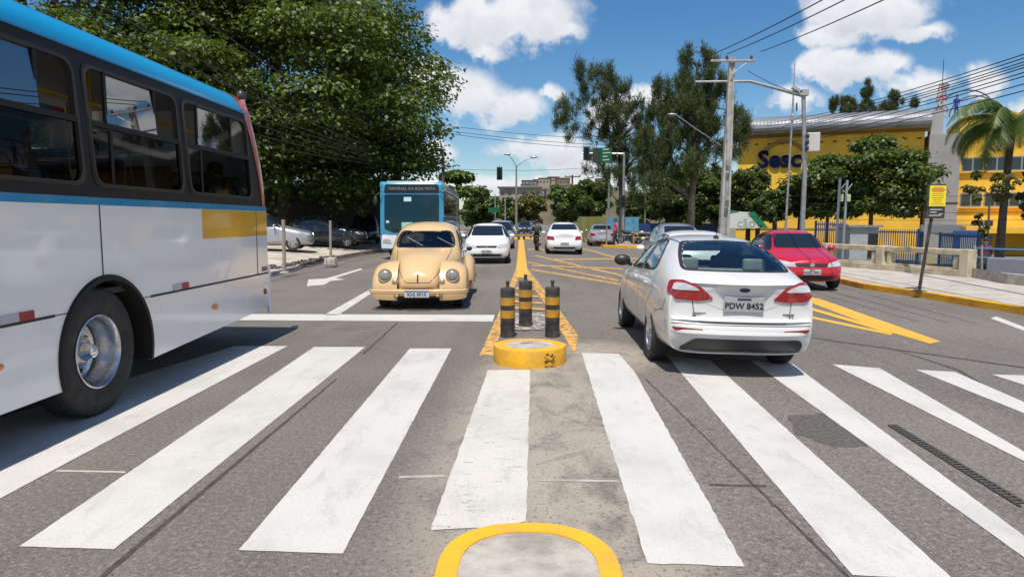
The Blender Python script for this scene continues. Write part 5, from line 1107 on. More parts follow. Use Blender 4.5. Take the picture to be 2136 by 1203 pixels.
# double street lamp on the median, pole with signals, far poles
q0 = P(1077, 490, 66); dl = thing('street_lamp', 'tall double-armed street lamp on the median far ahead', 'street lamp', (q0.x, 66, 0)); zt_ = P(1078, 345, 66).z
MB().tube([(0, 0, 0), (0, 0, zt_)], [.13, .08], 10).build('shaft', M_GALV, dl, smooth=True)
for px, py in ((1058, 322), (1114, 328)):
    e = P(px, py, 66)-Vector((q0.x, 66, 0)); MB().tube([(0, 0, zt_-.1), (e.x*.5, 0, zt_+(e.z-zt_)*.62), e], [.05, .04, .03], 8).build('arm', M_GALV, dl, smooth=True); MB().sphere(e, (.36, .16, .10)).build('lamp_head', M_GALV, dl, smooth='all')
def signal(root, c, s=1., m=M_PLAS):
    bx = MB().box(c, (.34*s, .22*s, .98*s)).box((c[0], c[1]+.02*s, c[2]), (.50*s, .02*s, 1.12*s)); o = bx.build('signal_head', m, root, bevel=.02)
    for k, cl_ in enumerate(((.12, .02, .02), (.12, .08, .02), (.01, .08, .05))):
        z = c[2]+(.30-.30*k)*s; MB().lathe([(.10*s, 0), (.10*s, -.012), (.001, -.03)], (c[0], c[1]-.11*s, z), 'Y', 14).build('signal_lens', mat('signal_lens_%d' % k, cl_, .2), o)
        h_ = MB(); rr = [[(c[0]+.115*s*math.cos(a), c[1]-.11*s-d, z+.115*s*math.sin(a)) for a in np.linspace(-.2, PI+.2, 9)] for d in (0, .16*s)]; h_.grid(rr).build('visor', M_PLAS, o)
Yt = 52; tl_ = thing('traffic_light', 'black traffic light hanging over the left lanes from a thin wire', 'traffic light', (0, 0, 0)); cc = P(1042, 362, Yt); signal(tl_, (0, 0, 0), .86); tl_.location = cc
MB().tube([(0, 0, .4), (0, 0, .62)], .02).build('hanger', M_PLAS, tl_)
w0_, w1_ = P(925, 352, Yt), P(1300, 345, Yt); tag(MB().tube([w0_.lerp(w1_, k/12)-Vector((0, 0, .25*math.sin(PI*k/12))) for k in range(13)], .014, 5).build('span_wire', M_WIRE), 'thin wire across the avenue carrying the hanging traffic light', 'wire')
q0 = P(1299, 512, Yt-3); sp = thing('signal_pole', 'pale pole with overhead arm carrying a traffic light and green direction sign', 'signal pole', (q0.x, Yt-3, 0)); o_ = Vector((q0.x, Yt-3, 0)); zt_ = P(1300, 318, Yt-3).z
MB().tube([(0, 0, -.1), (0, 0, zt_)], [.11, .08], 10).tube([(0, 0, zt_-.1), P(1215, 320, Yt-3)-o_], [.07, .05], 8).build('shaft', M_GALV, sp, smooth=True)
signal(sp, tuple(P(1223, 320, Yt-3.1)-o_), .85); g_ = P(1258, 324, Yt-3.3)-o_
sg_ = MB().box(g_, (1.25, .05, 1.05), rz=R(-24)).build('direction_sign', M_GRN, sp, bevel=.01); b = MB()
Ms = Matrix.Translation(g_) @ Matrix.Rotation(R(-24), 4, 'Z')
for k, wd in enumerate((.62, .8, .5, .7)):
    z = .36-.24*k; v = [Ms @ Vector((x, -.032, z+dz)) for x, dz in ((-.02, 0), (-.02+wd*.7, 0), (-.02+wd*.7, .07), (-.02, .07))]; b.add(v, [(0, 1, 2, 3)])
b.build('sign_lettering', mat('sign_white', (.5, .55, .52), .6), sg_); MB().box(g_+Vector((-.52, -.06, 0)), (.42, .06, 1.0), rz=R(-24)).build('sign_flap', M_SGN, sp)
signal(sp, tuple(P(1299, 420, Yt-3.2)-o_), .8)
def pole(px, y0, y1, Y, r, label, cat='pole', name='pole', m=M_GALV, arm=None, cross=False):
    a = P(px, y0, Y); o = thing(name, label, cat, (a.x, Y, min(a.z, .0))); zt = P(px, y1, Y).z-min(a.z, 0)
    MB().tube([(0, 0, 0), (0, 0, zt)], [r, r*.7], 8).build('shaft', m, o, smooth=True)
    if arm:
        e = P(arm[0], arm[1], Y)-o.location; MB().tube([(0, 0, zt-.1), (e.x*.6, 0, zt+(e.z-zt)*.7), e], r*.45, 6).build('arm', m, o, smooth=True); MB().sphere(e, (.3, .14, .09)).build('lamp_head', m, o, smooth='all')
    if cross: b = MB().box((0, -.1, zt-.25), (2.2, .12, .14)); [insul(b, (dx, -.1, zt-.18)) for dx in (-.95, -.35, .95)]; b.build('cross_arm', M_BARK, o)
    return o
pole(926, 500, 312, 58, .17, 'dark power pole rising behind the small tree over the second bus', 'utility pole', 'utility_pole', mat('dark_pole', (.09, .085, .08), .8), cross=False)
pole(1269, 500, 357, 60, .12, 'grey lamp pole rising right of the round green trees', 'street lamp', 'street_lamp', arm=(1232, 370))
pole(1193, 470, 365, 95, .18, 'distant brown power pole with cross-arm among the trees', 'utility pole', 'utility_pole', M_BARK, cross=True)
pole(1054, 480, 405, 90, .09, 'thin far pole left of the double lamp, right of its twin', 'pole'); pole(1033, 480, 405, 92, .09, 'thin far pole holding a small green sign', 'pole')
pole(1265, 512, 455, 44, .05, 'short slim post at the far kerb beside the silver saloon', 'post')
pole(1375, 480, 400, 60, .09, 'pale post in front of the blue hoarding, below the wispy trees', 'post'); pole(1345, 480, 395, 62, .09, 'thin pale pole standing between the two wispy trees', 'post')
a_ = P(1030, 438, 91.5); tag(MB().box(a_, (1.5, .06, .62)).build('green_sign', M_GRN, bevel=.01), 'small far green road sign on a thin pole at left lanes', 'sign')
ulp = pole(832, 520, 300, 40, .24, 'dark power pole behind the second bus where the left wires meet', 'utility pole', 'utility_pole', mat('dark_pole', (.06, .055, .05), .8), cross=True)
# wires
def wires(label, pairs, sag, r, group, n=16):
    for i, (a, c, s_) in enumerate(pairs):
        tag(MB().tube([a.lerp(c, k/n)-Vector((0, 0, s_*4*(k/n)*(1-k/n))) for k in range(n+1)], r, 5).build('power_line', M_WIRE), label, 'power line', group)
wires('black cable running past the big tree to the pole behind the second bus', [(P(832+dx, 318+dy, 40), P(60+ex, -70+ey, 11), .25) for dx, dy, ex, ey in ((-4, 0, 0, 0), (0, 6, 30, 60), (2, 12, -20, 100), (3, 22, -40, 150), (0, 30, -90, 230), (4, -10, 130, -60), (3, 16, -30, 120), (0, 26, -70, 190))], .3, .016, 'cables past the big tree')
wires('thin cable from the dark pole down the avenue beside the bus roof', [(P(836, 316+dy, 40), P(926, 340+dy*.4, 58), .3) for dy in (0, 12, 24)], .3, .015, 'cables between the left poles')
wires('black cable sagging across the clouds between the tree and the far trees', [(P(930, 262+dy, 55), P(1285, 290+dy*1.3, 62), .2) for dy in (0, 10, 16)], .2, .02, 'cables across the avenue')
ya = P(1527, 120, Y1)
for px, py, ex, ey, lb in ((1490, 112, 1700, -2, 'upper left power line rising from the cross-arm'), (1517, 113, 1745, -2, 'middle power line rising from the cross-arm'), (1587, 108, 1816, 2, 'lower right power line rising from the cross-arm, with a dark clamp')):
    A_ = P(px, py, Y1-.1); k = 3.2; B_ = P(px+(ex-px)*k, py+(ey-py)*k, 9); tag(MB().tube([A_.lerp(B_, t/14)-Vector((0, 0, .12*4*(t/14)*(1-t/14))) for t in range(15)], .016, 5).build('power_line', M_WIRE), lb, 'power line', 'lines from the cross-arm')
bund = []
for i, (y0, y1) in enumerate(((232, 96), (238, 104), (243, 112), (246, 118), (250, 124), (256, 134), (262, 142), (268, 158), (274, 172))):
    A_ = P(1600, y0+25, 46); k = 1.9; B_ = P(1600+(2136-1600)*k, y0+25+(y1-y0-25)*k, 10); bund.append((A_, B_, .35))
wires('thin black cable of the bundle over the yellow building', bund, .35, .013, 'cable bundle at the right')
wires('service cable between the power pole and the signal mast', [(P(1560, 148, Y1), P(1672, 196, Y2), .1), (P(1530, 290, Y1), P(1672, 240, Y2), .3)], .1, .012, 'service cables')
wires('low cable stretched in front of the yellow wing', [(P(1560, 408+dy, 40), P(2300, 402+dy*1.25, 27), .12) for dy in (0, 14, 30, 44)], .1, .010, 'low cables in front of the yellow wing')

# bus stop sign
p = G(1917, 607, .15); bs = thing('bus_stop_sign', 'black post with yellow bus stop panel on the right pavement', 'sign', (p.x, p.y, tp)); hs = P(1940, 388, p.y).z-tp
MB().tube([(0, 0, 0), (.19, 0, hs-.65)], .036, 10).box((0, 0, .008), (.22, .22, .016)).build('post', M_BB, bs, smooth=True)
cx, zc_ = .235, hs-.225; Mx = Matrix.Translation((cx, -.02, zc_)) @ Matrix.Rotation(R(8), 4, 'Z'); 
pn = MB().box((0, 0, -.12), (.45, .06, .76)); pn.v = [Mx @ v for v in pn.v]; pn.build('backing', M_BB, bs, bevel=.006)
pn = MB().box((.02, -.035, 0), (.40, .012, .46)); pn.v = [Mx @ v for v in pn.v]; yo = pn.build('yellow_panel', mat('sign_yellow', (.80, .70, .02), .4), bs, bevel=.004)
b = MB(); rn = random.Random(3)
for k in range(9):
    w_ = rn.uniform(.2, .34) if k != 1 else .32; hh = .012 if k != 1 else .05; z = .19-.046*k; q = MB().box((.02, -.043, z), (w_, .003, hh)); b.add([Mx @ v for v in q.v], q.f)
b.build('panel_lettering', mat('letter_red', (.62, .22, .03), .5), yo)
b = MB()
for k, (x, w_, z) in enumerate(((0, .30, -.30), (-.06, .16, -.36), (.12, .10, -.40), (-.02, .28, -.43))): q = MB().box((x, -.034, z), (w_, .004, .030)); b.add([Mx @ v for v in q.v], q.f)
b.build('route_lettering', mat('letter_pale', (.35, .36, .36), .5), bs)
# concrete balustrade on the bridge edge
M_BAL = mat('balustrade', (.56, .49, .35), .85, var=.4, vscale=2.5, col2=(.36, .30, .20), bump=.3, bscale=25)
A_, B_ = P(1724, 545, 25), P(2018, 570, 19.6); A_.z = B_.z = tp; u = (B_-A_); Lb_ = u.length; u.normalize(); ang = math.atan2(u.y, u.x)
bl = thing('balustrade', 'cream concrete balustrade with open panels along the right pavement', 'balustrade', A_, ang)
hB = P(1724, 508, 25).z-tp
posts = (0, Lb_*.33, Lb_*.50*1.1, Lb_)
posts = (0.0, Lb_*.46, Lb_)
b = MB().box((Lb_/2, 0, .06), (Lb_, .34, .26)).box((Lb_/2, 0, .215), (Lb_-.1, .20, .05)); b.build('plinth', M_BAL, bl, bevel=.015)
MB().box((Lb_/2, 0, hB-.08), (Lb_+.1, .25, .17)).build('top_rail', M_BAL, bl, bevel=.02)
for x in posts: MB().box((x, -.02, hB/2), (.30, .32, hB+.03)).build('post', M_BAL, bl, bevel=.02)
for x in (.32, Lb_*.46-.32, Lb_*.46+.32, Lb_-.32): MB().box((x, 0, hB/2), (.16, .20, hB-.4)).build('side_post', M_BAL, bl, bevel=.01)
wl = [(B_+u*.15), P(2090, 592, 17.6), P(2330, 650, 14.5)]; b = MB(); rows = []
for q in wl: rows.append([(q.x, q.y-.12, tp-.1), (q.x, q.y-.12, tp+.26), (q.x+.05, q.y+.22, tp+.27), (q.x+.05, q.y+.22, tp-.1)])
tag(b.grid(rows).build('low_kerb_wall', M_CONC), 'low grey concrete kerb wall running on from the balustrade to the right edge', 'wall')
MB_ = MB().add([(rows[0][0][0]-.01, rows[0][0][1]-.01, 0)]*3, [(0, 1, 2)])
# left posts
for px, py, top, lb, r in ((593, 562, 458, 'thin pale steel post on the lot, nearer the bus', .05), (690, 545, 460, 'thin grey post standing in a broken concrete block', .045)):
    p = G(px, py, .2); zt = P(px+2, top, p.y).z; o = thing('steel_post', lb, 'post', (p.x, p.y, .1), 0); MB().tube([(0, 0, 0), (.02, 0, zt-.1)], r, 10).build('shaft', mat('post_tan', (.36, .30, .24), .6, .2, var=.3), o, smooth=True)
    if px > 600: MB().box((0, 0, .10), (.42, .36, .26), taper=.8).build('block', M_CONC, o, bevel=.03)
    else: MB().lathe([(.13, 0), (.12, .03), (.05, .05)], n=12).build('base_plate', M_CONC, o)
rb = MB(); rn = random.Random(9)
for k in range(70):
    t = rn.random(); x, y = -7.2-.2*rn.random(), 20+6.5*t; rb.sphere((x+rn.uniform(-.25, .1), y, .14+rn.uniform(0, .05)), (rn.uniform(.03, .16), rn.uniform(.03, .16), rn.uniform(.02, .09)), 6, 4)
tag(rb.build('rubble', mat('rubble', (.12, .105, .085), .95, var=.5, vscale=9)), 'dark broken rubble and dirt along the left kerb edge', 'rubble', kind='stuff')
# ------------------------------------------------------------ buildings
M_YW = mat('yellow_wall', (.84, .49, .05), .8, var=.12, vscale=.7); M_GW = mat('grey_wall', (.30, .29, .29), .8, var=.12, vscale=.8); M_BLU = mat('blue_paint', (.02, .085, .27), .5, var=.2, vscale=3)
M_MET = mat('roof_metal', (.22, .235, .26), .5, .35, var=.25, vscale=.6)
gA, gB = P(1535, 480, 65.5), P(1926, 480, 60); gA.z = gB.z = 0; u = gB-gA; Lh = u.length; u.normalize(); ang = math.atan2(u.y, u.x)
hall = thing('sports_hall', 'yellow hall with rolled metal roof and blue lettering behind the trees', 'building', gA, ang); hI = hall.matrix_basis.inverted() if False else (Matrix.Translation(gA) @ Matrix.Rotation(ang, 4, 'Z')).inverted()
ze = P(1926, 274, 60).z; zr_ = P(1926, 226, 60).z
MB().box((Lh/2-.15, 12, ze/2-1), (Lh-.3, 24, ze+2)).build('wall', M_YW, hall)
prof = [(-.60, ze+.22), (-.95, ze+.30), (-1.15, ze+.50), (-1.2, ze+.75)]+[(-1.2+2.2*(1-math.cos(a)), ze+.75+1.25*math.sin(a)) for a in (.25, .5, .75, 1.0, 1.25, PI/2)]+[(6, ze+2.3)]
rows = []; n = int(Lh/.30)
for k in range(n*2+1):
    x = Lh*k/(2*n); dd = .022 if k % 2 else -.0; rows.append([(x, y-dd*.7, z+dd*.7) for y, z in prof])
MB().grid(rows).build('roof', M_MET, hall)
MB().box((Lh/2, -.45, ze+.30), (Lh, 1.0, .08)).box((Lh/2, .03, ze+.85), (Lh, .1, 1.7)).build('shaded_soffit', mat('shaded_soffit', (.34, .20, .05), .8), hall)  # yellow under the eave darkened to brown: its shade is in the colour
for k in range(int(Lh/1.1)): MB().box((.5+k*1.1, -.03, ze-.55), (.30, .06, .14)).build('vent_slot', mat('vent_dark', (.16, .09, .02), .8), hall)
lg = hI @ P(1626, 330, 64.2); 
sgn = text('Sesc', 2.15, 'wall_lettering', mat('letter_navy', (.004, .009, .04), .95, spec=.05), hall, frame((lg.x, -.10, lg.z-.15), (1, 0, 0), (0, 0, 1)), .12, bold=.065)
a_ = MB(); rows = []
for k in range(21): a = R(36+104*k/20); rows.append([(lg.x+.35+rr*2.2*math.cos(a), y, lg.z-.55+rr*2.2*math.sin(a)) for rr, y in ((1.0, -.02), (1.0, -.22), (.86, -.22), (.86, -.02))])
a_.grid(rows).build('lettering_arc', mat('arc_shadow_brown', (.30, .17, .03), .7), hall)  # the brown puts shadow into the arc's colour
MB().box((Lh*.3, -.06, .9), (Lh*.6, .05, .06)).build('skirting', M_GW, hall)
pk = hI @ P(1690, 300, 67)
# grey stair tower
tw = thing('stair_tower', 'plain grey tower slab between the hall and the yellow wing', 'building', (gB.x, gB.y, 0), ang); tz = P(1935, 282, 60).z; tw_w = (P(2004, 300, 58.5)-gB).xy.length
MB().box((tw_w/2, 2.2, tz/2-.7), (tw_w, 5.2, tz+1.4)).build('wall', M_GW, tw); MB().box((.55, .6, tz+.9), (.9, 1.4, 2.2)).build('parapet_pier', mat('pier_pale', (.36, .36, .36), .8), tw); MB().box((tw_w/2, -.42, tz*.35), (tw_w+.06, .08, .05)).build('joint', M_PLAS, tw)
MB().box((tw_w*.35, -12, -.2), (1.9, .22, 2.2)).build('blue_portal', M_BLU, tw, bevel=.03); MB().box((tw_w*.35, -12.13, -.4), (1.1, .06, 1.6)).build('door', mat('door_pale', (.30, .33, .36), .4), tw)
# yellow wing
w0 = gB+u*tw_w; wg = thing('yellow_wing', 'yellow three-storey wing with dark windows right of the grey tower', 'building', (w0.x, w0.y, 0), ang-R(4)); wz = P(2004, 240, 58.5).z; Lw = 16
MB().box((Lw/2, 5, wz/2-.7), (Lw, 9, wz+1.4)).build('wall', M_YW, wg); MB().box((Lw/2, .48, wz+.0), (Lw+.06, .12, .24)).build('parapet_cap', M_YW, wg)
wI = (Matrix.Translation(w0) @ Matrix.Rotation(ang-R(4), 4, 'Z')).inverted()
def win(px, py, wd, ht):
    c = wI @ P(px, py, 57.5); y = .5-.0
    f = MB().box((c.x, y, c.z), (wd, .14, ht)).build('window', mat('window_alu', (.30, .30, .30), .5, .3), wg)
    for s in (-1, 1): MB().box((c.x+s*wd*.245, y-.062, c.z), (wd*.42, .03, ht*.84)).build('pane', M_DGL, f)
    MB().box((c.x, y-.12, c.z-ht/2-.05), (wd+.2, .24, .08)).build('sill', M_YW, f)
for px in (2037, 2085, 2133): win(px, 340, 1.55, 1.2); win(px-4, 416, 1.55, 1.2)
win(2058, 466, 1.4, .55)
MB().box((8.6, .42, wz*.5), (1.0, .3, wz*.9)).build('painted_recess', mat('recess_shade', (.05, .04, .03), .9), wg)  # solid dark box on the wall, a recess's shade put into its colour
cp = wI @ P(2095, 480, 55); MB().box((cp.x+3, -1.2, cp.z), (11, 3.2, .55)).build('entrance_canopy', M_YW, wg, bevel=.02); MB().box((cp.x-3.2, -.1, cp.z+.05), (4.6, .9, .7)).build('canopy_sign', mat('canopy_grey', (.18, .20, .22), .6), wg)
MB().box((cp.x-3.0, .36, .0), (5.0, .2, 1.6)).build('blue_shutter', M_BLU, wg)
# roof arcs, mast, worker
b = MB()
for dx, rr in ((0, 2.2), (.55, 1.7), (1.1, 1.3)):
    c = wI @ P(2022, 236, 58); b.tube([(c.x+dx+rr*math.cos(a), 1.2, wz+.1+rr*1.0*math.sin(a)) for a in np.linspace(0, PI, 20)], .06, 6)
b.build('roof_arc', mat('arc_grey', (.12, .13, .16), .5), wg, smooth=True)
mq = P(1962, 236, 61); ms = thing('lattice_mast', 'red and white lattice antenna mast on the roof beside the grey tower', 'mast', (mq.x, mq.y, wz+.0)); hm = P(1965, 175, 61).z-wz
for band in range(6):
    b = MB(); z0_, z1_ = hm*band/6, hm*(band+1)/6; wa, wb = .42*(1-band/9), .42*(1-(band+1)/9)
    for sx in (-1, 1):
        for sy in (-1, 1): b.tube([(sx*wa, sy*wa, z0_), (sx*wb, sy*wb, z1_)], .04, 5)
    for s in (-1, 1): b.tube([(-wa, s*wa, z0_), (wb, s*wb, z1_)], .028, 4); b.tube([(wa, s*wa, z0_), (-wb, s*wb, z1_)], .028, 4); b.tube([(-wb, s*wb, z1_), (wb, s*wb, z1_)], .028, 4)
    b.build('mast_section', mat('mast_red', (.45, .10, .05), .6) if band % 2 else mat('mast_white', (.55, .50, .46), .6), ms)
MB().tube([(0, 0, hm), (0, 0, hm+2.0)], .03).build('aerial', M_PLAS, ms); MB().lathe([(.3, -.1), (.3, 0), (.1, .08)], (.1, -.35, hm*.9), 'Y', 14).build('dish', M_GALV, ms)
pw = wI @ P(2000, 236, 58.5); pw2 = (Matrix.Translation(w0) @ Matrix.Rotation(ang-R(4), 4, 'Z')) @ Vector((pw.x, .75, wz+.1))
person('person in blue overalls standing on the roof of the yellow wing', pw2, PI, mat('overall_blue', (.015, .05, .36), .7), mat('overall_blue', (.015, .05, .36), .7), h=1.8)
# base of the compound: fences, kiosks, walls
def slab(name, label, cat, px0, px1, py0, py1, Y, m, th=.25, Y2=None, cap=None):
    a, c = P(px0, py1, Y), P(px1, py1, Y2 or Y); zt = P(px0, py0, Y).z; d = c-a; ln = math.hypot(d.x, d.y); zb = min(-1.35, a.z)
    o = thing(name, label, cat, (a.x, a.y, zb), math.atan2(d.y, d.x)); MB().box((ln/2, 0, (zt-zb)/2), (ln, th, zt-zb)).build('panel', m, o, bevel=.01)
    if cap: MB().box((ln/2, 0, zt-zb+.05), (ln+.1, th+.12, .1)).build('coping', cap, o, bevel=.01)
    return o, ln, zt-zb
def fence(label, px0, px1, py0, py1, Y, m, Y2=None):
    a, c = P(px0, py1, Y), P(px1, py1, Y2 or Y); d = c-a; ln = math.hypot(d.x, d.y); h = P(px0, py0, Y).z+1.3; o = thing('metal_fence', label, 'fence', (a.x, a.y, -1.3), math.atan2(d.y, d.x)); b = MB()
    for k in range(int(ln/.14)): b.box((.07+k*.14, 0, h/2), (.035, .035, h))
    b.build('railing', m, o); MB().box((ln/2, 0, h*.94), (ln, .06, .07)).box((ln/2, 0, h*.12), (ln, .06, .07)).build('rail', m, o)
    for k in range(int(ln/3)+1): MB().box((min(ln, k*3), 0, h/2), (.10, .10, h*1.04)).build('post', m, o)
o, ln, hh = slab('blue_hoarding', 'light blue painted hoarding panel below the left wispy tree', 'hoarding', 1268, 1332, 453, 494, 58, mat('hoard_light', (.10, .30, .48), .6, var=.3, vscale=2), .1)
b = MB(); rn = random.Random(8)
for k in range(7): b.box((.5+k*.33, -.06, hh*.42+rn.uniform(-.1, .1)), (.14, .02, rn.uniform(.5, 1.2)))
b.build('hoarding_mark', mat('hoard_white', (.40, .48, .55), .6), o)
slab('olive_hoarding', 'olive green hoarding panel left of the light blue one', 'hoarding', 1206, 1264, 452, 492, 59, mat('hoard_olive', (.19, .19, .055), .7, var=.3, vscale=1.5), .1)
slab('blue_wall', 'deep blue compound wall running behind the far pavement', 'wall', 1330, 1510, 466, 496, 60, mat('wall_deep_blue', (.012, .05, .17), .6, var=.3), .2, 56)
fence('dark blue railing fence in front of the hall, left of the grey kiosk', 1700, 1765, 462, 510, 42, mat('fence_blue', (.015, .05, .16), .5), 40)
fence('dark blue railing fence between the kiosk and the blue portal', 1815, 1925, 478, 510, 40, mat('fence_blue', (.015, .05, .16), .5), 37)
fence('dark blue gate railing in front of the canopy at right', 1960, 2070, 486, 520, 38, mat('fence_blue', (.015, .05, .16), .5), 34)
o, ln, hh = slab('guard_kiosk', 'small pale grey guard kiosk behind the balustrade', 'kiosk', 1758, 1816, 474, 512, 38, mat('kiosk_grey', (.36, .37, .39), .7, var=.15), 1.6); MB().box((ln*.80, -.83, hh*.62), (ln*.34, .05, hh*.5)).build('window', M_DGL, o); MB().box((ln/2, 0, hh+.06), (ln+.3, 1.9, .12)).build('roof', M_GALV, o)
slab('grey_wall', 'plain bluish grey wall at the right edge beyond the low kerb', 'wall', 2058, 2400, 538, 600, 20.5, mat('wall_bluegrey', (.25, .26, .31), .75, var=.12), .2, 17.5)
o = thing('blue_railing', 'thin blue pipe railing above the grey wall at right', 'railing', P(2040, 520, 21)); b = MB(); q = P(2040, 520, 21)
for dy in (522, 541): b.tube([P(2030, dy-4, 21.2)-q, P(2400, dy+10, 18)-q], .035, 8)
b.build('rail', mat('rail_blue', (.05, .16, .32), .5), o, smooth=True); b = MB(); [b.tube([P(px, 512, 20.8)-q, P(px, 568, 20.8)-q], .03, 8) for px in (2034, 2048)]; b.build('post', mat('rail_pale', (.36, .36, .33), .6), o, smooth=True)
tb = thing('kiosk_roof_sign', 'white and green gabled sign board left of the red car, under the trees', 'sign', P(1558, 476, 52)); q = P(1558, 476, 52)
pl = [P(x, y, 52)-q for x, y in ((1518, 476), (1602, 476), (1572, 443), (1520, 440))]; MB().prism([(v.x, v.z) for v in pl], 'Y', -.05, .05).build('board', mat('board_white', (.62, .64, .63), .6), tb)
gp = [P(x, y, 52)-q for x, y in ((1602, 476), (1588, 476), (1560, 444), (1574, 441))]; MB().prism([(v.x, v.z) for v in gp], 'Y', -.10, .02).prism([(v.x, v.z) for v in [P(x, y, 52)-q for x, y in ((1516, 448), (1526, 442), (1540, 440), (1516, 438))]], 'Y', -.10, .02).build('green_edge', mat('board_green', (.01, .22, .11), .5), tb)
c = P(1557, 465, 51.9)-q; text('ção', 1.0, 'board_lettering', mat('board_letter', (.30, .48, .40), .6), tb, frame((c.x, -.06, c.z), (1, 0, 0), (0, 0, 1)), .01)
bn = thing('bench_table', 'yellowish wooden bench table on the far pavement', 'bench', P(1345, 495, 47)); bn.location.z = 0
MB().box((0, 0, .75), (1.9, .8, .07)).build('table_top', mat('wood_yellow', (.40, .27, .10), .6, var=.3, vscale=6), bn); [MB().box((sx*.8, sy*.3, .37), (.08, .08, .72)).build('leg', mat('wood_yellow', (.4, .27, .1), .6), bn) for sx in (-1, 1) for sy in (-1, 1)]
for s in (-1, 1): MB().box((0, s*.8, .45), (1.9, .28, .06)).build('seat', mat('wood_yellow', (.4, .27, .1), .6), bn)
p = P(1284, 505, 44.5); person('person in a pink shirt walking on the far pavement', (p.x, 44.5, .0), R(100), mat('shirt_pink', (.62, .07, .16), .7), mat('trousers_dark', (.03, .03, .045), .8), 'walk')
p = P(2054, 530, 25); person('person in a dark red shirt standing behind the blue railing', (p.x, 25, -.75), R(150), mat('shirt_wine', (.13, .03, .05), .8), mat('trousers_dark', (.03, .03, .045), .8), 'stand')
# left background: roadside buildings
def house(label, px0, px1, ptop, Y, dep, m, roof_m, wins=0, name='house', seed=0, pitched=False):
    a, c = P(px0, 480, Y), P(px1, 480, Y); zt = P(px0, ptop, Y).z; wd = c.x-a.x; o = thing(name, label, 'house', ((a.x+c.x)/2, Y+dep/2, 0), 0)
    MB().box((0, 0, zt/2-.5), (wd, dep, zt+1)).build('wall', m, o)
    if pitched: MB().prism([(-dep/2-.3, zt), (dep/2+.3, zt), (0, zt+dep*.18)], 'X', -wd/2-.2, wd/2+.2).build('roof', roof_m, o)
    else: MB().box((0, 0, zt+.08), (wd+.4, dep+.4, .2)).build('roof', roof_m, o)
    rn = random.Random(seed)
    for k in range(wins):
        x = -wd/2+wd*(k+.5)/wins; f = MB().box((x, -dep/2-.02, zt-1.35), (min(1.2, wd/wins*.5), .10, 1.0)).build('window', mat('hs_frame', (.4, .4, .38), .7), o); MB().box((x, -dep/2-.06, zt-1.35), (min(1.0, wd/wins*.42), .06, .84)).build('pane', M_DGL, o if False else f)
    return o
house('white two-storey house behind the big tree, left of the second bus', 560, 800, 388, 62, 8, mat('house_white', (.50, .48, .45), .8, var=.2), mat('roof_grey', (.20, .18, .17), .9), 5)
house('low brick house with pale frame beside the second bus', 752, 796, 448, 52, 6, mat('brick_red', (.28, .13, .075), .9, var=.4, vscale=6), mat('slab_pale', (.36, .32, .28), .9), 1)
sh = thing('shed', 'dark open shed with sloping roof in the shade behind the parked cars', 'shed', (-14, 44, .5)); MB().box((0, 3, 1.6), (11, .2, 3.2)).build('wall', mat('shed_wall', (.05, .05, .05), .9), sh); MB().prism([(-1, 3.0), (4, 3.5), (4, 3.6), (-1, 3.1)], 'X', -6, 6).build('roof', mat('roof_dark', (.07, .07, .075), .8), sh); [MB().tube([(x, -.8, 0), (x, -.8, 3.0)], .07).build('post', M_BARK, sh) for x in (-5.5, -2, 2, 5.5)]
house('pale workshop with flat roof behind the power pole, left of the avenue', 690, 760, 436, 56, 7, mat('shop_grey', (.12, .14, .17), .8), mat('slab_blue', (.16, .20, .27), .7), 2)
# distant hill and its houses
xs_ = np.linspace(-160, 200, 60); hy = 420
hill = MB(); rows = []
for j, dy in enumerate((0, 40, 90, 160)):
    rows.append([(x, hy+dy, (-2 if j == 0 else (16 if j == 1 else 27 if j == 2 else 31)*max(.15, math.exp(-((x-40)/75)**2)+.12*math.sin(x*.11)))) for x in xs_])
tag(hill.grid(rows).build('hill', mat('hill_green', (.05, .07, .03), .95, var=.5, vscale=.06, col2=(.13, .09, .06)), smooth=True), kind='structure')
rn = random.Random(21); cols = [(.42, .40, .38), (.30, .16, .11), (.36, .30, .24), (.46, .44, .42), (.26, .20, .17), (.22, .23, .25)]; hn = 0
for k in range(34):
    px = rn.uniform(1000, 1260); Y = rn.uniform(425, 560); x = (px-1089)/FPX*Y; t = (Y-420)
    z = np.interp(t, [0, 40, 90, 160], [-2, 16, 27, 31])*max(.15, math.exp(-((x-40)/75)**2)+.12*math.sin(x*.11)) if t > 0 else 0
    c_ = rn.choice(cols); w_ = rn.uniform(5, 11); h_ = rn.uniform(4, 8); o = thing('hillside_house', 'small distant house stacked on the hill at the end of the avenue', 'house', (x, Y, z-2), rn.uniform(-.3, .3), 'houses on the far hill')
    MB().box((0, 0, h_/2+1), (w_, 7, h_+2)).build('wall', mat('hs_%d' % cols.index(c_), c_, .85, var=.2, vscale=.4), o); MB().box((0, 0, h_+2.1), (w_+.8, 7.8, .35)).build('roof', mat('hs_roof_%d' % (k % 2), ((.20, .09, .06), (.16, .15, .15))[k % 2], .9), o)
    for s in range(3): MB().box((-w_*.3+s*w_*.3, -3.52, h_*.75+1), (1.1, .1, 1.3)).build('window', M_DGL, o)
ap = thing('slab_block', 'long low grey flat-roofed block on the skyline left of the hill houses', 'building', ((1085-1089)/FPX*400, 400, 0)); MB().box((0, 0, 9), (24, 10, 23.4)).build('wall', mat('slab_wall', (.33, .27, .25), .85, var=.3, vscale=.1), ap); MB().box((0, 0, 20.8), (26, 13, .7)).build('roof', mat('roof_slab', (.15, .15, .155), .9), ap)
for k in range(6): MB().box((-10+4*k, -5.05, 17.4), (2.0, .1, 2.0)).build('window', M_DGL, ap)

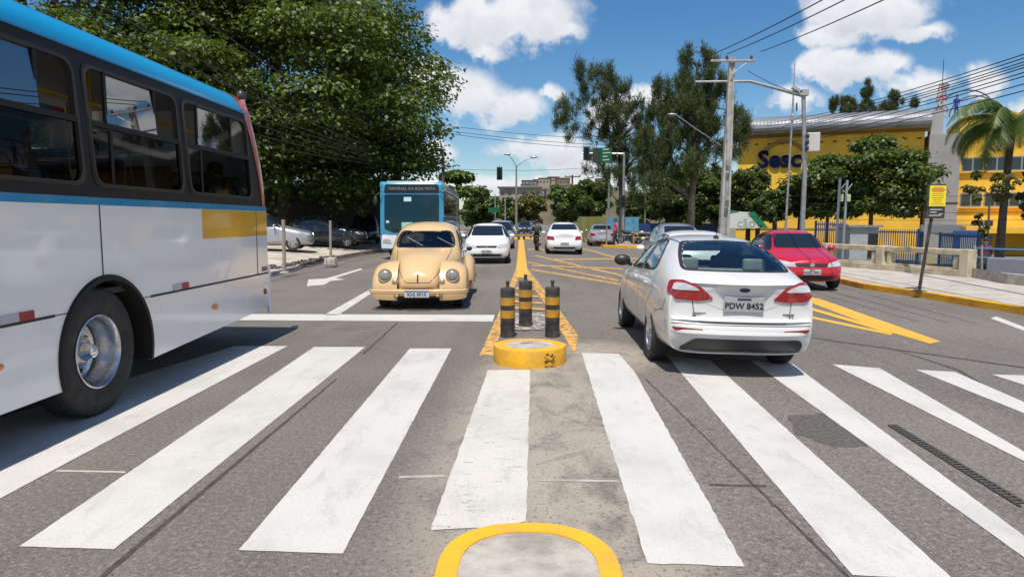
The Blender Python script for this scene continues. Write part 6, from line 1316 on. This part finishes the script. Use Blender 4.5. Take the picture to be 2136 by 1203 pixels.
# ------------------------------------------------------------ trees
tier_tree('huge dark green almond tree with layered boughs over the left side', (-13.2, 38.5, .4), 9.2, 2.9, 14.2, 190, 125000, .25, L_ALM, 3, name='almond_tree', trunk_r=.5, cr=1.7, tiers=9, flat=.50, top=.75, shell=.72)
tier_tree('second almond tree filling the top left behind the bus roof', (-24, 35, .5), 9, 4.0, 17, 120, 75000, .27, L_ALM, 4, name='almond_tree', trunk_r=.5, cr=1.8, tiers=9, flat=.50, top=.75, shell=.72)
tier_tree('small flat-topped almond tree behind the second bus', (P(955, 480, 62).x, 62, 0), 3.4, 4.1, 5.6, 40, 4200, .42, L_ALM, 5, trunk_r=.16, cr=.75, tiers=2)
def rt(label, px, pt, pb, hw, Y, nl, m, seed, size=.4, **k):
    c = P(px, 480, Y); zt, zb = P(px, pt, Y).z, P(px, pb, Y).z; r = hw/FPX*Y
    return round_tree(label, (c.x, Y, 0), (r, r*.9, (zt-zb)/2), (zt+zb)/2, k.pop('nc', 60), nl, size, m, seed, **k)
rt('round dense green tree right of the avenue end, around the far power pole', 1180, 386, 462, 42, 84, 6500, L_MID, 11, .5); rt('round green tree next to the olive hoarding', 1232, 374, 458, 42, 80, 6500, L_DRK, 12, .5)
rt('olive-yellow bushy tree behind the median lamp', 1105, 404, 468, 36, 104, 4500, L_OLV, 13, .6); rt('small green tree left of the median lamp', 1060, 410, 470, 26, 110, 3000, L_MID, 14, .6); rt('dark bushy tree at the left end of the avenue', 1010, 402, 466, 38, 112, 4500, L_DRK, 15, .6); rt('far low tree over the white hatchback', 985, 416, 470, 26, 118, 3000, L_DRK, 16, .6)
rt('green tree left of the power pole, under the tall wispy tree', 1440, 335, 475, 66, 58, 9000, L_MID, 17, .36); rt('dark green tree under the left wispy tree', 1335, 400, 470, 50, 64, 6000, L_DRK, 18, .38)
rt('green tree right of the power pole in front of the hall', 1560, 330, 455, 50, 54, 7000, L_MID, 19, .34); rt('small bushy tree in front of the hall lettering', 1615, 385, 470, 34, 50, 4000, L_DRK, 20, .3)
tier_tree('broad almond tree in front of the hall beside the grey tower', (P(1815, 480, 47).x, 47, 0), 4.1, 2.6, 6.7, 85, 15000, .30, L_DRK, 6, trunk_r=.16, cr=.72, tiers=5, flat=.6)
tier_tree('almond tree between signal mast and the broad one, lower crown', (P(1725, 480, 49).x, 49, 0), 2.9, 2.4, 5.6, 55, 9000, .30, L_DRK, 7, trunk_r=.13, cr=.65, tiers=4, flat=.6)
rt('yellowish thin young tree in front of the yellow wing', 2060, 355, 420, 50, 30, 700, L_OLV, 22, .2, trunk_r=.05, nc=16, name='young_tree'); rt('green tree at the right edge beside the yellow wing', 2165, 340, 470, 34, 40, 4000, L_MID, 23, .26, trunk_r=.1)
palm('feathery palm leaning over the yellow wing at the right edge', (P(2088, 480, 40).x, 40, -.8), P(2112, 268, 40).z+.8, 34, 4.5, 8, .20)
rt('green tree filling the gap right of the power pole, behind the white green sign', 1500, 345, 478, 52, 56, 7000, L_DRK, 26, .34); rt('bushy tree below the pale signal head, in front of the hall', 1668, 380, 455, 32, 51, 4000, L_DRK, 27, .30); rt('low leafy tree left of the power pole under the wispy trees', 1392, 395, 478, 44, 60, 5500, L_MID, 28, .36); rt('dense tree between hall lettering and the white green sign', 1580, 395, 465, 30, 53, 4000, L_MID, 29, .32)
def plumes(px_list, Y, base): return [((P(px, py, Y).x-base.x, dy, P(px, py, Y).z), (rx/FPX*Y, rx/FPX*Y, rz/FPX*Y), k) for px, py, rx, rz, dy, k in px_list]
b1 = Vector((P(1296, 480, 52).x, 52, 0)); c1 = [(1208, 150, 10, 26, 0, 7), (1220, 180, 14, 24, 0, 9), (1235, 160, 8, 18, 0, 4), (1252, 158, 14, 28, 0, 10), (1270, 160, 10, 24, 0, 8), (1290, 185, 22, 30, 0, 14), (1180, 225, 24, 22, .5, 14), (1165, 248, 14, 20, 0, 7), (1190, 270, 14, 26, 0, 6), (1235, 220, 32, 30, 0, 26), (1275, 240, 30, 40, -.5, 30), (1315, 235, 24, 34, .5, 16), (1345, 225, 22, 26, 0, 10), (1250, 280, 26, 30, 0, 22), (1290, 310, 32, 40, 0, 32), (1330, 300, 28, 40, 0, 18), (1280, 360, 40, 40, 0, 26), (1325, 380, 40, 40, 0, 26), (1310, 180, 12, 14, 0, 4), (1348, 262, 22, 34, 0, 16), (1352, 335, 28, 40, 0, 18), (1238, 335, 24, 26, 0, 10), (1372, 250, 20, 30, 0, 10)]
casuarina('left wispy casuarina tree with drooping needles behind the green sign', b1, plumes(c1, 52, b1), L_CAS, 31, 32000, [(0, 0, -.2), (.05, 0, 2.5), (-.1, 0, 5), (-.25, 0, 7.5), (-.5, 0, 10), (-.6, 0, 12)], .26)
b2 = Vector((P(1440, 480, 48).x, 48, 0)); c2 = [(1430, 128, 10, 26, 0, 9), (1478, 118, 9, 28, 0, 9), (1480, 165, 20, 30, 0, 16), (1430, 175, 20, 30, 0, 18), (1372, 180, 10, 24, 0, 7), (1388, 205, 16, 22, 0, 10), (1455, 215, 36, 34, 0, 40), (1510, 185, 16, 30, 0, 12), (1410, 230, 32, 34, 0, 30), (1535, 235, 18, 26, 0, 10), (1480, 265, 40, 40, 0, 44), (1400, 290, 40, 40, 0, 36), (1550, 265, 18, 20, 0, 8), (1360, 300, 26, 40, 0, 16), (1440, 330, 46, 40, 0, 36), (1520, 305, 26, 34, 0, 18), (1380, 370, 40, 40, 0, 24)]
casuarina('taller wispy casuarina tree behind the power pole cross-arm', b2, plumes(c2, 48, b2), L_CAS, 32, 52000, [(0, 0, -.2), (.05, 0, 3), (.2, 0, 6), (.3, 0, 9), (.2, 0, 12)], .30)
b3 = Vector((P(1740, 480, 95).x, 95, 0)); c3 = [(1740, 215, 10, 12, 0, 8), (1762, 212, 9, 14, 0, 9), (1775, 225, 20, 10, 0, 12), (1808, 195, 8, 22, 0, 9), (1815, 218, 16, 14, 0, 10), (1865, 205, 12, 14, 0, 9), (1850, 222, 18, 10, 0, 10), (1905, 217, 8, 5, 0, 4), (1800, 250, 60, 20, 0, 30)]
casuarina('distant wispy tree tops showing above the metal roof', b3, plumes(c3, 95, b3), L_CAS, 33, 12000, [(0, 0, 0), (2, 0, 8), (4.5, 0, 15)], .3, size=.7, asp=.11)
rt('slim dark tree trunk in front of the canopy at right', 2050, 440, 500, 16, 24, 260, L_OLV, 25, .16, trunk_r=.07, nc=8, name='young_tree')
